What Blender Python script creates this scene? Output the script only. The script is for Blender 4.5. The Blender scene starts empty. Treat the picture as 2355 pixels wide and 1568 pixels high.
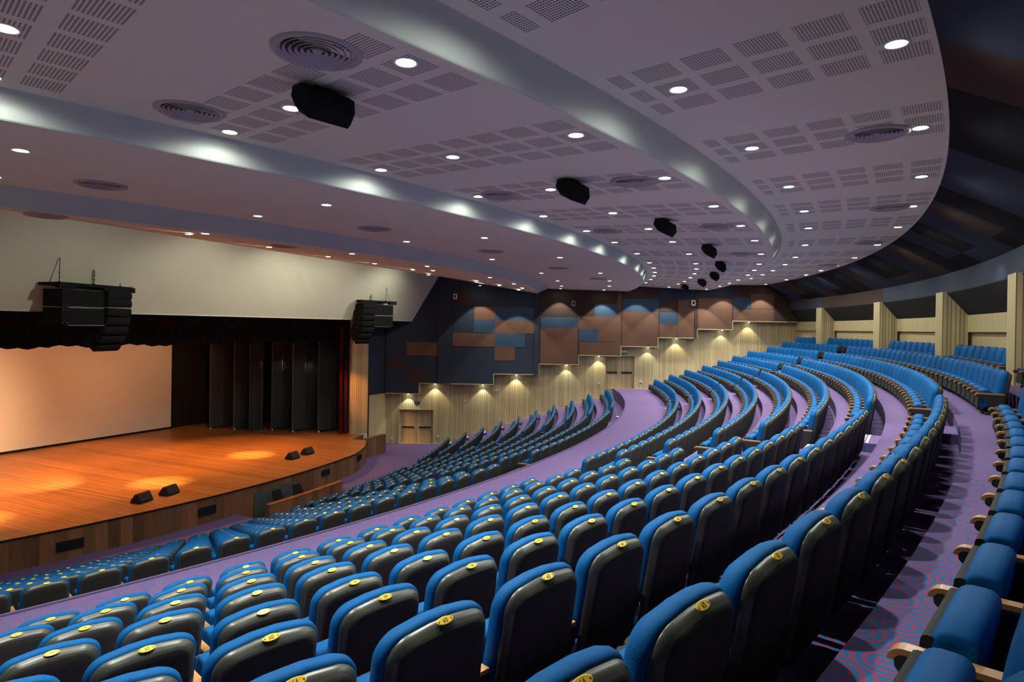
import bpy, bmesh, math, random
from mathutils import Vector, Matrix
from math import sin, cos, radians as rad, degrees as deg, pi, atan2, hypot, asin, floor
random.seed(7)
SC = bpy.context.scene
COL = SC.collection

# ------------------------------------------------------------------ camera
F_PX, PITCH, ROLL, PPY = 1446.6514, rad(-0.19867), rad(0.94013), 756.531
CAM = Vector((36.1315, -37.1964, 7.05))
cp, sp_, cr, sr = cos(PITCH), sin(PITCH), cos(ROLL), sin(ROLL)
cam_d = bpy.data.cameras.new('camera'); cam = bpy.data.objects.new('camera', cam_d); COL.objects.link(cam)
fw = Vector((0, cp, sp_)); U0 = Vector((0, -sp_, cp)); X0 = Vector((1, 0, 0))
rt = X0*cr + U0*sr; up = -X0*sr + U0*cr
m = Matrix.Identity(4)
for i in range(3):
    m[i][0] = rt[i]; m[i][1] = up[i]; m[i][2] = -fw[i]; m[i][3] = CAM[i]
cam.matrix_world = m
cam_d.sensor_width = 36; cam_d.lens = F_PX/2355*36
cam_d.shift_y = -(784-PPY)/2355
cam_d.clip_start = .05; cam_d.clip_end = 200
SC.camera = cam
def project(P):
    d = Vector(P) - CAM
    z = d.dot(fw)
    if z < .05: return None
    return 1177.5 + F_PX*d.dot(rt)/z, PPY - F_PX*d.dot(up)/z, z

# hall axes: circles of rows share the origin; AX points from the stage to the back
AXD = -24.6
AX = Vector((cos(rad(AXD)), sin(rad(AXD)), 0)); TX = Vector((-AX.y, AX.x, 0))
def S(a, t, z=0): return Vector((AX.x*a+TX.x*t, AX.y*a+TX.y*t, z))
def P(R, phi, z=0): return Vector((R*cos(rad(phi)), R*sin(rad(phi)), z))

# ------------------------------------------------------------------ materials
class NT:
    def __init__(s, name):
        s.m = bpy.data.materials.new(name); s.m.use_nodes = True
        s.t = s.m.node_tree; s.b = s.t.nodes['Principled BSDF']
    def n(s, typ, **kw):
        o = s.t.nodes.new(typ)
        for k, v in kw.items():
            if k == 'op': o.operation = v
            else: setattr(o, k, v)
        return o
    def l(s, a, b): s.t.links.new(a, b)
    def math(s, op, a, b=None, c=None):
        o = s.n('ShaderNodeMath', op=op)
        for i, v in enumerate((a, b, c)):
            if v is None: continue
            if isinstance(v, (int, float)): o.inputs[i].default_value = v
            else: s.l(v, o.inputs[i])
        return o.outputs[0]
    def mix(s, f, a, b):
        o = s.n('ShaderNodeMix', data_type='RGBA')
        for i, v in ((0, f), (6, a), (7, b)):
            if isinstance(v, (int, float)): o.inputs[i].default_value = v
            elif isinstance(v, tuple): o.inputs[i].default_value = (*v, 1)
            else: s.l(v, o.inputs[i])
        return o.outputs[2]
    def noise(s, scale, vec=None, detail=3, dist=0):
        o = s.n('ShaderNodeTexNoise'); o.inputs['Scale'].default_value = scale
        o.inputs['Detail'].default_value = detail; o.inputs['Distortion'].default_value = dist
        if vec is not None: s.l(vec, o.inputs['Vector'])
        return o.outputs['Fac']
    def mapping(s, vec, scale=(1,1,1), rot=(0,0,0)):
        o = s.n('ShaderNodeMapping'); o.inputs['Scale'].default_value = scale; o.inputs['Rotation'].default_value = rot
        s.l(vec, o.inputs['Vector']); return o.outputs[0]
    def uv(s): return s.n('ShaderNodeTexCoord').outputs['UV']
    def obj(s): return s.n('ShaderNodeTexCoord').outputs['Object']
    def sep(s, v):
        o = s.n('ShaderNodeSeparateXYZ'); s.l(v, o.inputs[0]); return o.outputs
    def bump(s, h, strength=.3, dist=.01):
        o = s.n('ShaderNodeBump'); o.inputs['Strength'].default_value = strength; o.inputs['Distance'].default_value = dist
        s.l(h, o.inputs['Height']); s.l(o.outputs[0], s.b.inputs['Normal'])
    def base(s, c, rough=.6, metal=0, spec=.5):
        if isinstance(c, tuple): s.b.inputs['Base Color'].default_value = (*c, 1)
        else: s.l(c, s.b.inputs['Base Color'])
        s.b.inputs['Roughness'].default_value = rough; s.b.inputs['Metallic'].default_value = metal
        s.b.inputs['Specular IOR Level'].default_value = spec
        return s.m

def plain(name, c, rough=.6, metal=0, spec=.5, nz=.12, scale=30):
    t = NT(name); f = t.noise(scale, t.obj())
    return t.base(t.mix(f, tuple(x*(1-nz) for x in c), tuple(min(1, x*(1+nz)) for x in c)), rough, metal, spec)

def emit(name, c, s):
    t = NT(name); t.b.inputs['Emission Color'].default_value = (*c, 1); t.b.inputs['Emission Strength'].default_value = s
    return t.base((.8, .8, .8), .5)

M = {}
def mk_fabric():
    t = NT('blue_fabric'); v = t.obj(); s = t.sep(v)
    rib = t.math('SINE', t.math('MULTIPLY', t.math('ADD', s[0], t.math('MULTIPLY', s[2], .25)), 1500))
    f = t.noise(60, v, 2)
    t.bump(rib, .25, .0011)
    return t.base(t.mix(f, (.0005, .070, .235), (.001, .098, .31)), .66, 0, .12)
M['blue'] = mk_fabric()
M['leather'] = plain('grey_green_leather', (.040, .046, .037), .36, 0, .6, .3, 200)
M['shell'] = plain('black_seat_shell', (.030, .030, .029), .75, 0, .15)
M['under'] = plain('dark_seat_underside', (.02, .021, .02), .7, 0, .2)
M['plate'] = plain('yellow_number_plate', (.75, .5, .045), .3, .25, .5)
M['ink'] = plain('dark_engraving', (.04, .03, .015), .5)
def mk_armwood():
    t = NT('arm_wood'); v = t.mapping(t.obj(), (60, 6, 60)); f = t.noise(1.0, v, 4, .6)
    return t.base(t.mix(f, (.30, .125, .035), (.52, .26, .085)), .35, 0, .5)
M['armwood'] = mk_armwood()

def mk_ceiling(name, panels, pitch=.52, r0=45.14, rmin=0, rmax=99, xs=1.5):
    t = NT(name); f = t.noise(3, t.obj(), 3)
    base = t.mix(f, (.76, .71, .53), (.80, .75, .565))
    if panels:
        uv = t.uv(); s = t.sep(uv); u, r = s[0], s[1]
        def cell(x, p, off=0.0):   # signed offset from the nearest cell centre, in metres
            a = t.math('ADD', t.math('DIVIDE', t.math('SUBTRACT', x, off), p), .5)
            return t.math('MULTIPLY', t.math('SUBTRACT', t.math('FRACT', a), .5), p)
        cu = t.math('ABSOLUTE', cell(u, .5)); crr = t.math('ABSOLUTE', cell(r, pitch, r0))
        m1 = t.math('LESS_THAN', cu, .185); m2 = t.math('LESS_THAN', crr, .205)
        m3 = t.math('LESS_THAN', t.math('ABSOLUTE', u), xs*.5)
        m4 = t.math('MULTIPLY', t.math('GREATER_THAN', r, rmin), t.math('LESS_THAN', r, rmax))
        mask = t.math('MULTIPLY', t.math('MULTIPLY', m1, m2), t.math('MULTIPLY', m3, m4))
        du = cell(u, .0336); dr = cell(r, .0293)
        d2 = t.math('ADD', t.math('MULTIPLY', du, du), t.math('MULTIPLY', dr, dr))
        hole = t.math('LESS_THAN', d2, .0108**2)
        h = t.math('MULTIPLY', mask, hole)
        base = t.mix(h, base, (.13, .115, .11))
        t.bump(h, -.4, .01)
    return t.base(base, .72, 0, .25)
M['ceil'] = mk_ceiling('ceiling_board', False)
M['ceil0'] = mk_ceiling('perforated_ceiling_stage_side', True, .62, 30.0, 29.2, 31.6, 9)
M['ceil2'] = mk_ceiling('perforated_ceiling_middle', True, .52, 45.14, 43.3, 47.42)
M['ceil3'] = mk_ceiling('perforated_ceiling_back', True, .525, 50.6, 48.0, 50.83)
M['fascia'] = plain('painted_fascia', (.56, .60, .55), .42, 0, .5, .03, 2)
M['soffit'] = plain('beige_soffit_paint', (.66, .64, .48), .7, 0, .2, .03, 1)

def mk_slats(name, c1, c2, pitch=.075, dark=.35, rough=.5):
    t = NT(name); uv = t.uv(); s = t.sep(uv)
    fr = t.math('FRACT', t.math('DIVIDE', s[0], pitch))
    groove = t.math('LESS_THAN', fr, .2)
    idx = t.math('FLOOR', t.math('DIVIDE', s[0], pitch))
    wn = t.n('ShaderNodeTexWhiteNoise', noise_dimensions='1D'); t.l(idx, wn.inputs['W'])
    g = t.noise(1.0, t.mapping(uv, (30, 1.2, 1)), 4, .3)
    c = t.mix(t.math('ADD', t.math('MULTIPLY', wn.outputs['Value'], .5), t.math('MULTIPLY', g, .5)), c1, c2)
    c = t.mix(t.math('MULTIPLY', groove, 1-dark), c, tuple(x*.25 for x in c1))
    t.bump(groove, -.6, .01)
    return t.base(c, rough, 0, .3)
M['wood'] = mk_slats('slatted_oak', (.38, .29, .15), (.66, .54, .31), .11, .25)
M['wood_l'] = mk_slats('smooth_oak_veneer', (.50, .40, .20), (.62, .51, .29), .11, .75)
def mk_planks(name, c1, c2, w=.35, rough=.5):
    t = NT(name); uv = t.uv(); s = t.sep(uv)
    idx = t.math('FLOOR', t.math('DIVIDE', s[0], w))
    wn = t.n('ShaderNodeTexWhiteNoise', noise_dimensions='1D'); t.l(idx, wn.inputs['W'])
    g = t.noise(1.0, t.mapping(uv, (14, 1.1, 1)), 6, 1.2)
    f = t.math('ADD', t.math('MULTIPLY', wn.outputs['Value'], .45), t.math('MULTIPLY', g, .6))
    return t.base(t.mix(f, c1, c2), rough, 0, .35)
M['swag'] = plain('dark_crimson_cloth', (.045, .001, .005), .85, 0, .2)
M['walnut'] = mk_planks('walnut_planks', (.02, .010, .005), (.33, .15, .07))
def mk_stage():
    t = NT('stage_boards'); v = t.mapping(t.obj(), (1, 1, 1), (0, 0, rad(-AXD)))   # x along the hall axis
    s = t.sep(v)
    idx = t.math('FLOOR', t.math('DIVIDE', s[1], .09))
    wn = t.n('ShaderNodeTexWhiteNoise', noise_dimensions='1D'); t.l(idx, wn.inputs['W'])
    g = t.noise(1.0, t.mapping(v, (.8, 9, 1)), 5, .5)
    f = t.math('ADD', t.math('MULTIPLY', wn.outputs['Value'], .4), t.math('MULTIPLY', g, .6))
    return t.base(t.mix(f, (.13, .042, .012), (.50, .20, .058)), .38, 0, .4)
M['stage'] = mk_stage()

def mk_carpet():
    t = NT('swirl_carpet'); v = t.obj()
    vo = t.n('ShaderNodeTexVoronoi', voronoi_dimensions='2D'); vo.inputs['Scale'].default_value = 3.3; vo.inputs['Randomness'].default_value = .55
    t.l(v, vo.inputs['Vector'])
    d = vo.outputs['Distance']
    sub = t.n('ShaderNodeVectorMath', op='SUBTRACT'); t.l(v, sub.inputs[0]); t.l(vo.outputs['Position'], sub.inputs[1])
    s = t.sep(sub.outputs[0]); ang = t.math('ARCTAN2', s[1], s[0])
    sc = t.n('ShaderNodeSeparateColor'); t.l(vo.outputs['Color'], sc.inputs[0])
    turn = t.math('SIGN', t.math('SUBTRACT', sc.outputs[0], .5))
    ph = t.math('ADD', t.math('MULTIPLY', d, 44), t.math('MULTIPLY', ang, turn))
    w = t.math('GREATER_THAN', t.math('SINE', ph), .15)
    n1 = t.noise(500, v, 1); n2 = t.noise(1.4, v, 3)
    red = t.mix(n1, (.23, .032, .082), (.34, .066, .14))
    blue = t.mix(n1, (.008, .088, .25), (.022, .16, .37))
    c = t.mix(w, blue, red)
    c = t.mix(t.math('MULTIPLY', n2, .35), c, (.085, .075, .165))
    return t.base(c, .95, 0, .1)
M['carpet'] = mk_carpet()
M['riser'] = plain('carpet_riser', (.11, .08, .17), .95, 0, .1)
M['nosing'] = plain('pale_nosing', (.62, .66, .55), .5)
M['navy'] = plain('navy_acoustic_fabric', (.036, .047, .075), .9, 0, .1, .15, 60)
M['navy2'] = plain('dark_navy_acoustic_fabric', (.034, .044, .066), .9, 0, .1, .15, 60)
M['slate'] = plain('slate_blue_acoustic_fabric', (.045, .08, .13), .9, 0, .1, .15, 60)
M['brown'] = plain('brown_acoustic_fabric', (.14, .076, .052), .9, 0, .1, .2, 60)
M['brown2'] = plain('dark_brown_acoustic_fabric', (.058, .038, .031), .9, 0, .1, .15, 60)
M['greyblue'] = plain('grey_blue_acoustic_fabric', (.042, .050, .072), .85, 0, .15, .1, 40)
M['black'] = plain('matte_black', (.014, .014, .015), .9, 0, .08)
M['blackcloth'] = plain('black_drape', (.022, .022, .025), .9, 0, .1)
M['flatgrey'] = plain('dark_grey_panel', (.035, .04, .048), .6, 0, .3)
M['red'] = plain('crimson_velvet', (.12, .003, .012), .8, 0, .2)
M['screen'] = plain('screen_fabric', (.80, .74, .68), .8, 0, .2, .02, 3)
M['white'] = plain('white_plastic', (.75, .75, .70), .4)
M['metal'] = plain('brushed_metal', (.45, .45, .43), .35, .9)
M['vent'] = plain('vent_paint', (.42, .37, .35), .5)
M['ventdark'] = plain('vent_shadow_gap', (.03, .03, .035), .7)
M['lamp'] = emit('lamp_glass', (1, 1, .86), 45)
M['lampwarm'] = emit('warm_lamp_glass', (1, .95, .70), 45)
M['green'] = plain('exit_sign_green', (.02, .22, .12), .4)
M['greypaint'] = plain('grey_painted_door', (.07, .085, .085), .5)

# ------------------------------------------------------------------ mesh helpers
class MB:
    def __init__(s): s.v = []; s.f = []; s.m = []; s.uv = []; s.sm = []
    def face(s, pts, mat=0, uv=None, smooth=False):
        b = len(s.v); s.v += [tuple(p) for p in pts]; s.f.append(tuple(range(b, b+len(pts)))); s.m.append(mat); s.sm.append(smooth)
        if uv is None:
            a = Vector(pts[1])-Vector(pts[0]); c = Vector(pts[-1])-Vector(pts[0]); n = a.cross(c)
            if n.length < 1e-9: n = Vector((0,0,1))
            n.normalize()
            if abs(n.z) > .8: uv = [(p[0], p[1]) for p in pts]
            else:
                t = Vector((-n.y, n.x, 0)).normalized(); uv = [(Vector(p).dot(t), p[2]) for p in pts]
        s.uv.append(uv)
    def box(s, x0, x1, y0, y1, z0, z1, mat=0, fr=None):
        """box in frame fr = (origin, ex, ey); default world axes"""
        o, ex, ey = fr or (Vector((0,0,0)), Vector((1,0,0)), Vector((0,1,0)))
        def q(x, y, z): return o + ex*x + ey*y + Vector((0,0,z))
        c = [q(x0,y0,z0),q(x1,y0,z0),q(x1,y1,z0),q(x0,y1,z0),q(x0,y0,z1),q(x1,y0,z1),q(x1,y1,z1),q(x0,y1,z1)]
        for i in ((0,3,2,1),(4,5,6,7),(0,1,5,4),(1,2,6,5),(2,3,7,6),(3,0,4,7)): s.face([c[k] for k in i], mat)
    def prism(s, poly, z0, z1, mat=0):
        n = len(poly); lo = [Vector((p[0],p[1],z0)) for p in poly]; hi = [Vector((p[0],p[1],z1)) for p in poly]
        s.face(hi, mat); s.face(lo[::-1], mat)
        for i in range(n): j = (i+1) % n; s.face([lo[i], lo[j], hi[j], hi[i]], mat)
    def loft(s, rings, mat=0, caps=(True, True), smooth=True, mats=None):
        for k in range(len(rings)-1):
            a, b = rings[k], rings[k+1]; n = len(a); mm = mats[k] if mats else mat
            for i in range(n): j = (i+1) % n; s.face([a[i], a[j], b[j], b[i]], mm, smooth=smooth)
        if caps[0]: s.face(rings[0][::-1], mats[0] if mats else mat, smooth=smooth)
        if caps[1]: s.face(rings[-1], mats[-1] if mats else mat, smooth=smooth)
    def lathe(s, prof, n=24, o=(0,0,0), mat=0, smooth=True, flip=False):
        o = Vector(o)
        R = [[o+Vector((r*cos(2*pi*i/n), r*sin(2*pi*i/n), z)) for i in range(n)] for r, z in prof]
        for k in range(len(R)-1):
            for i in range(n):
                j = (i+1) % n; q = [R[k][i], R[k][j], R[k+1][j], R[k+1][i]]
                s.face(q[::-1] if flip else q, mat, smooth=smooth)
    def tube(s, a, b, r, n=8, mat=0):
        a, b = Vector(a), Vector(b); d = (b-a).normalized(); x = d.orthogonal().normalized(); y = d.cross(x)
        s.loft([[p + x*r*cos(2*pi*i/n) + y*r*sin(2*pi*i/n) for i in range(n)] for p in (a, b)], mat)
    def mesh(s, name, mats, weld=True):
        me = bpy.data.meshes.new(name); me.from_pydata([tuple(v) for v in s.v], [], s.f)
        for mm in mats: me.materials.append(mm)
        me.polygons.foreach_set('material_index', s.m)
        ul = me.uv_layers.new(name='UVMap'); flat = []
        for u in s.uv:
            for p in u: flat += [p[0], p[1]]
        ul.data.foreach_set('uv', flat)
        if weld:
            bm = bmesh.new(); bm.from_mesh(me); bmesh.ops.remove_doubles(bm, verts=bm.verts, dist=1e-5)
            bm.to_mesh(me); bm.free()
        if len(me.polygons) == len(s.sm): me.polygons.foreach_set('use_smooth', s.sm)
        me.update(); return me
    def build(s, name, mats, parent=None, weld=True, loc=None):
        if not isinstance(mats, (list, tuple)): mats = [mats]
        me = s.mesh(name, mats, weld)
        o = bpy.data.objects.new(name, me); COL.objects.link(o)
        if loc is not None: o.location = loc
        if parent: o.parent = parent
        return o
def tag(o, label=None, cat=None, group=None, kind=None):
    if label: o['label'] = label
    if cat: o['category'] = cat
    if group: o['group'] = group
    if kind: o['kind'] = kind
    return o
def thing(name, label, cat, loc=(0,0,0), rz=0, group=None):
    o = bpy.data.objects.new(name, None); COL.objects.link(o); o.location = loc; o.rotation_euler = (0, 0, rz)
    o.empty_display_size = .1
    return tag(o, label, cat, group)
def mobj(name, me, parent=None):
    o = bpy.data.objects.new(name, me); COL.objects.link(o)
    if parent: o.parent = parent
    return o
def copy_tree(o, parent=None):
    c = o.copy(); COL.objects.link(c)
    if parent: c.parent = parent
    for ch in list(KIDS.get(o.name, [])): copy_tree(ch, c)
    return c
KIDS = {}
def kids(root, *ch):
    KIDS.setdefault(root.name, []).extend(ch)
ORD = ['', 'first', 'second', 'third', 'fourth', 'fifth', 'sixth', 'seventh', 'eighth', 'ninth', 'tenth', 'eleventh', 'twelfth',
       'thirteenth', 'fourteenth', 'fifteenth', 'sixteenth', 'seventeenth', 'eighteenth', 'nineteenth', 'twentieth',
       'twenty-first', 'twenty-second', 'twenty-third', 'twenty-fourth', 'twenty-fifth', 'twenty-sixth', 'twenty-seventh', 'twenty-eighth', 'twenty-ninth', 'thirtieth']
def struct(o): o['kind'] = 'structure'; return o

# ------------------------------------------------------------------ the tiers of the floor
YW = .25                     # far side wall plane (slatted oak), world y
RISE_L, RISE_U = .3144, .2845
RL = {k: 32.69+(k-1)*.9989 for k in range(1, 11)}
FL = {k: (k-1)*RISE_L + (.03 if k > 1 else 0) for k in range(1, 11)}
RU = {1: 44.49, 2: 45.36, 3: 46.29, 4: 47.21, 5: 48.15, 6: 49.03, 7: 49.92, 8: 50.88, 9: 51.81, 10: 52.74}
FU = {k: 3.47+RISE_U*(k-1) for k in range(1, 11)}
TIERS = []                   # (R0, R1, z)
TIERS.append((29.6, RL[1]+.16, 0))
for k in range(2, 10): TIERS.append((RL[k-1]+.16, RL[k]+.16, FL[k]))
TIERS.append((RL[9]+.16, 42.2, FL[10]))
TIERS.append((42.2, RU[1]+.16, 3.47))
for k in range(2, 10): TIERS.append((RU[k-1]+.16, RU[k]+.16, FU[k]))
TIERS.append((RU[9]+.16, 53.25, FU[10]))
def floor_z(R):
    for a, b, z in TIERS:
        if a <= R < b: return z
    return TIERS[-1][2]
PHI0 = -49.0
def phi_end(R, y=YW): return deg(asin(y/R))
PIT = (-28.4, -20.3, 29.6, 31.0)
fl = MB()
def ring(mb, R0, R1, z0, z1, p0, p1, step=1.0, mat=0, flip=False, e0=None, e1=None, uvf=None, smooth=False):
    """ruled band between two circles; e0/e1 override the end angle on each circle"""
    n = max(1, int(math.ceil(abs(p1-p0)/step)))
    for i in range(n):
        def an(k, e):
            q1 = p1 if e is None else e
            return p0+(q1-p0)*k/n
        a0, a1, b0, b1 = an(i, e0), an(i+1, e0), an(i, e1), an(i+1, e1)
        q = [P(R0, a0, z0), P(R1, b0, z1), P(R1, b1, z1), P(R0, a1, z0)]
        if flip: q = q[::-1]
        u = None
        if uvf:
            u = [uvf(R0, a0), uvf(R1, b0), uvf(R1, b1), uvf(R0, a1)]
            if flip: u = u[::-1]
        mb.face(q, mat, u, smooth)
for i, (a, b, z) in enumerate(TIERS):
    if i == 0:
        for q0, q1, r0 in ((PHI0, PIT[0], a), (PIT[0], PIT[1], PIT[3]), (PIT[1], phi_end(a), 29.6)):
            ring(fl, r0, b, z, z, q0, q1, 1.0, 0, e1=(phi_end(b) if q1 > -5 else None))
        ring(fl, PIT[2], PIT[3], -1.1, -1.1, PIT[0], PIT[1], 1.0, 2)
        for q in (PIT[0], PIT[1]):
            fl.face([P(PIT[2], q, -1.1), P(PIT[3], q, -1.1), P(PIT[3], q, 0), P(PIT[2], q, 0)], 2)
        ring(fl, PIT[3], PIT[3], -1.1, 0, PIT[0], PIT[1], 1.0, 2)
    else:
        ring(fl, a, b, z, z, PHI0, phi_end(a), 1.0, 0, e1=phi_end(b))
    if i+1 < len(TIERS):
        ring(fl, b, b, z, TIERS[i+1][2], PHI0, phi_end(b), 1.0, 1)
fx = MB(); ring(fx, 27.3, 29.6, 0, 0, -17.5, 0, 1.0, 0, e1=phi_end(29.6), e0=phi_end(27.3)); struct(fx.build('floor', [M['carpet']]))
# rounded carpet lip at the cross aisle edge
struct(fl.build('floor', [M['carpet'], M['riser'], M['black']]))
lip = MB()
ring(lip, 42.19, 42.19, 3.40, 3.49, PHI0, phi_end(42.2), .6); ring(lip, 42.19, 42.24, 3.49, 3.49, PHI0, phi_end(42.2), .6); ring(lip, 42.24, 42.24, 3.49, 3.44, PHI0, phi_end(42.2), .6)
struct(lip.build('trim_1', M['riser']))

# ------------------------------------------------------------------ ceilings
GRP = [-48.3, -45.1, -41.85, -38.6, -35.35, -32.1, -29.1, -26.0, -22.2, -18.45, -15.6, -12.85, -10.0, -7.3, -4.7, -2.2, .4]
EDG = [-50.0] + [(GRP[i]+GRP[i+1])/2 for i in range(len(GRP)-1)] + [2.0]
def ceil_ring(mb, R0, R1, z0, z1):
    e = 1.2; end = phi_end(R0, .02)
    for g, c in enumerate(GRP):
        a, b = EDG[g], min(EDG[g+1], end)
        if a >= end: break
        n = max(1, int((b-a)/.55))
        uvf = lambda R, p, c=c: ((p-c)*pi/180*R, R)
        for i in range(n):
            p, q = a+(b-a)*i/n, a+(b-a)*(i+1)/n
            k0, k1 = (R0, z0), (R1, z1)
            mb.face([P(R0, q, z0), P(R1, q, z1), P(R1, p, z1), P(R0, p, z0)], 0, [uvf(R0, q), uvf(R1, q), uvf(R1, p), uvf(R0, p)])
c3 = MB(); ceil_ring(c3, 47.82, 50.86, 9.70, 9.74); struct(c3.build('ceiling', M['ceil3']))
c2 = MB(); ceil_ring(c2, 43.08, 47.60, 9.56, 9.38); struct(c2.build('ceiling', M['ceil2']))
c1 = MB(); ceil_ring(c1, 38.2, 42.93, 9.32, 9.24); struct(c1.build('ceiling', M['ceil']))
def c0z(R): return 9.02+(37.6-R)*.108
c0 = MB()
n = 60
for i in range(n):
    p, q = -50+50.05*i/n, -50+50.05*(i+1)/n
    def inner(ph):
        R = 29.0/cos(rad(ph-AXD)); return P(R, ph, 9.95), R
    (A0, Ra), (A1, Rb) = inner(p), inner(q)
    for k in range(4):
        s0, s1 = k/4, (k+1)/4
        B0, B1 = P(37.6, p, 9.02), P(37.6, q, 9.02)
        pa, pb, pc, pd = A0.lerp(B0, s0), A0.lerp(B0, s1), A1.lerp(B1, s1), A1.lerp(B1, s0)
        def uv(v): 
            t = v.dot(TX); a = v.dot(AX); return (((t+.5*1) % 1e6)-0, a)
        c0.face([pd, pc, pb, pa], 0, [(((v.dot(TX))), v.dot(AX)) for v in (pd, pc, pb, pa)])
M['ceil0'] = mk_ceiling('perforated_ceiling_stage_side2', True, .62, 30.0, 29.25, 31.4, 60)
struct(c0.build('ceiling', M['ceil0']))
def fascia(Rlo, zlo, Rhi, zhi):
    f = MB(); prof = [(Rlo, zlo), (Rlo+.02, zlo+.02), (Rhi, zhi)]
    for (r0, z0), (r1, z1) in zip(prof, prof[1:]):
        ring(f, r0, r1, z0, z1, -50, phi_end(r0, .02), .5, 0, flip=True, smooth=False)
    return struct(f.build('ceiling', M['fascia']))
fascia(47.59, 9.375, 47.82, 9.71); fascia(42.92, 9.235, 43.08, 9.57); fascia(37.6, 9.015, 38.2, 9.33)
# thin lower lips
# back slope, band, niches
rear = MB()
MATS_R = [M['navy2'], M['black'], M['brown2'], M['greyblue'], M['brown2']]
ph = -49.0; k = 0
pat = [0, 1, 2, 0, 1, 1, 0, 2, 1, 1, 0, 0, 1, 2, 0, 1]
while ph < .3:
    q = min(ph+1.55, .3); mm = pat[k % len(pat)]
    zs = (9.76, 9.42, 9.1, 8.85); rs = (50.84, 51.45, 52.03, 52.45)
    for j in range(3):
        m2 = pat[(k if j < 2 else k*3+1) % len(pat)]
        ring(rear, rs[j], rs[j+1], zs[j], zs[j+1], ph, q, .8, m2, flip=True)
    ph = q; k += 1
struct(rear.build('wall_back', MATS_R))
band = MB()
for a, b, mm in ((-49, -33.2, 1), (-33.2, -29.0, 0), (-29.0, -28.0, 0), (-28, -20.5, 0), (-20.5, -13, 0), (-13, -4.7, 1), (-4.7, .3, 0)):
    ring(band, 52.45, 52.45, 8.30, 8.85, a, b, .5, mm)
    ring(band, 52.45, 53.0, 8.27, 7.62, a, b, .5, 2, flip=True)
ring(band, 52.45, 52.45, 8.27, 8.30, -49, .3, .5, 2)
struct(band.build('wall_back', [M['greyblue'], M['brown2'], M['under']]))
nich = MB()
uvr = lambda z: None
def curved_wall(mb, R, z0, z1, p0, p1, mat=0, step=.4):
    n = max(1, int((p1-p0)/step))
    for i in range(n):
        a, b = p0+(p1-p0)*i/n, p0+(p1-p0)*(i+1)/n
        mb.face([P(R, b, z0), P(R, a, z0), P(R, a, z1), P(R, b, z1)], mat, [(rad(b)*R, z0), (rad(a)*R, z0), (rad(a)*R, z1), (rad(b)*R, z1)])
curved_wall(nich, 53.0, 7.12, 7.66, -49, .3); curved_wall(nich, 53.12, 6.0, 7.14, -49, .3)
ring(nich, 53.0, 53.12, 7.12, 7.12, -49, .3, .5, 0, flip=True)
struct(nich.build('wall_back', M['wood_l']))
COLS = [-4.7, -12.5, -20.08, -27.6, -35.3, -43.0]
for i, c in enumerate(COLS):
    o = P(52.35, c, 0); ex = Vector((-sin(rad(c)), cos(rad(c)), 0)); ey = Vector((cos(rad(c)), sin(rad(c)), 0))
    mb = MB(); fr = (o, ex, ey)
    w = .36
    # outer shape follows the sloping niche soffit
    def q(x, y, z): return o+ex*x+ey*y+Vector((0, 0, z))
    z0 = FU[10]
    pr = [(0, z0), (.66, z0), (.66, 7.66), (.12, 8.31), (0, 8.31)]
    L = [q(-w, y, z) for y, z in pr]; Rr = [q(w, y, z) for y, z in pr]
    mb.face(L[::-1], 1, [(y*1.0, z) for y, z in pr][::-1]); mb.face(Rr, 1, [(y, z) for y, z in pr])
    mb.face([L[0], Rr[0], Rr[4], L[4]][::1], 0)
    mb.face([L[4], Rr[4], Rr[3], L[3]], 0); mb.face([L[3], Rr[3], Rr[2], L[2]], 0)
    col = mb.build('column', [M['wood_l'], M['wood']])
    names = ['nearest the far side wall', 'second from the far side wall', 'third from the far side wall', 'beside the aisle gap in the back row of seats', 'fifth from the far side wall', 'sixth from the far side wall']
    tag(col, 'pale oak-clad column between the rear niches, '+names[i], 'column', 'oak columns along the back wall')

# ------------------------------------------------------------------ far side wall
def flatwall(mb, x0, x1, y, z0, z1, mat=0): mb.face([(x1, y, z0), (x0, y, z0), (x0, y, z1), (x1, y, z1)], mat, [(x1, z0), (x0, z0), (x0, z1), (x1, z1)])
sw = MB()
DO1 = (29.5, 31.52, 0, 2.03); DO2 = (41.74, 43.45, 3.47, 5.42)
C0 = S(26.1, 11.93)      # stage side corner of the wall
def wallrun(mb, xs):
    for x0, x1, z0, z1 in xs: flatwall(mb, x0, x1, YW, z0, z1)
wallrun(sw, [(28.72, DO1[0], -.1, 7.8), (DO1[0], DO1[1], DO1[3], 7.8), (DO1[1], DO2[0], -.1, 7.8), (DO2[0], DO2[1], -.1, DO2[2]), (DO2[0], DO2[1], DO2[3], 7.8), (DO2[1], 53.3, -.1, 7.8)])
struct(sw.build('wall_far_side', M['wood']))
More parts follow.
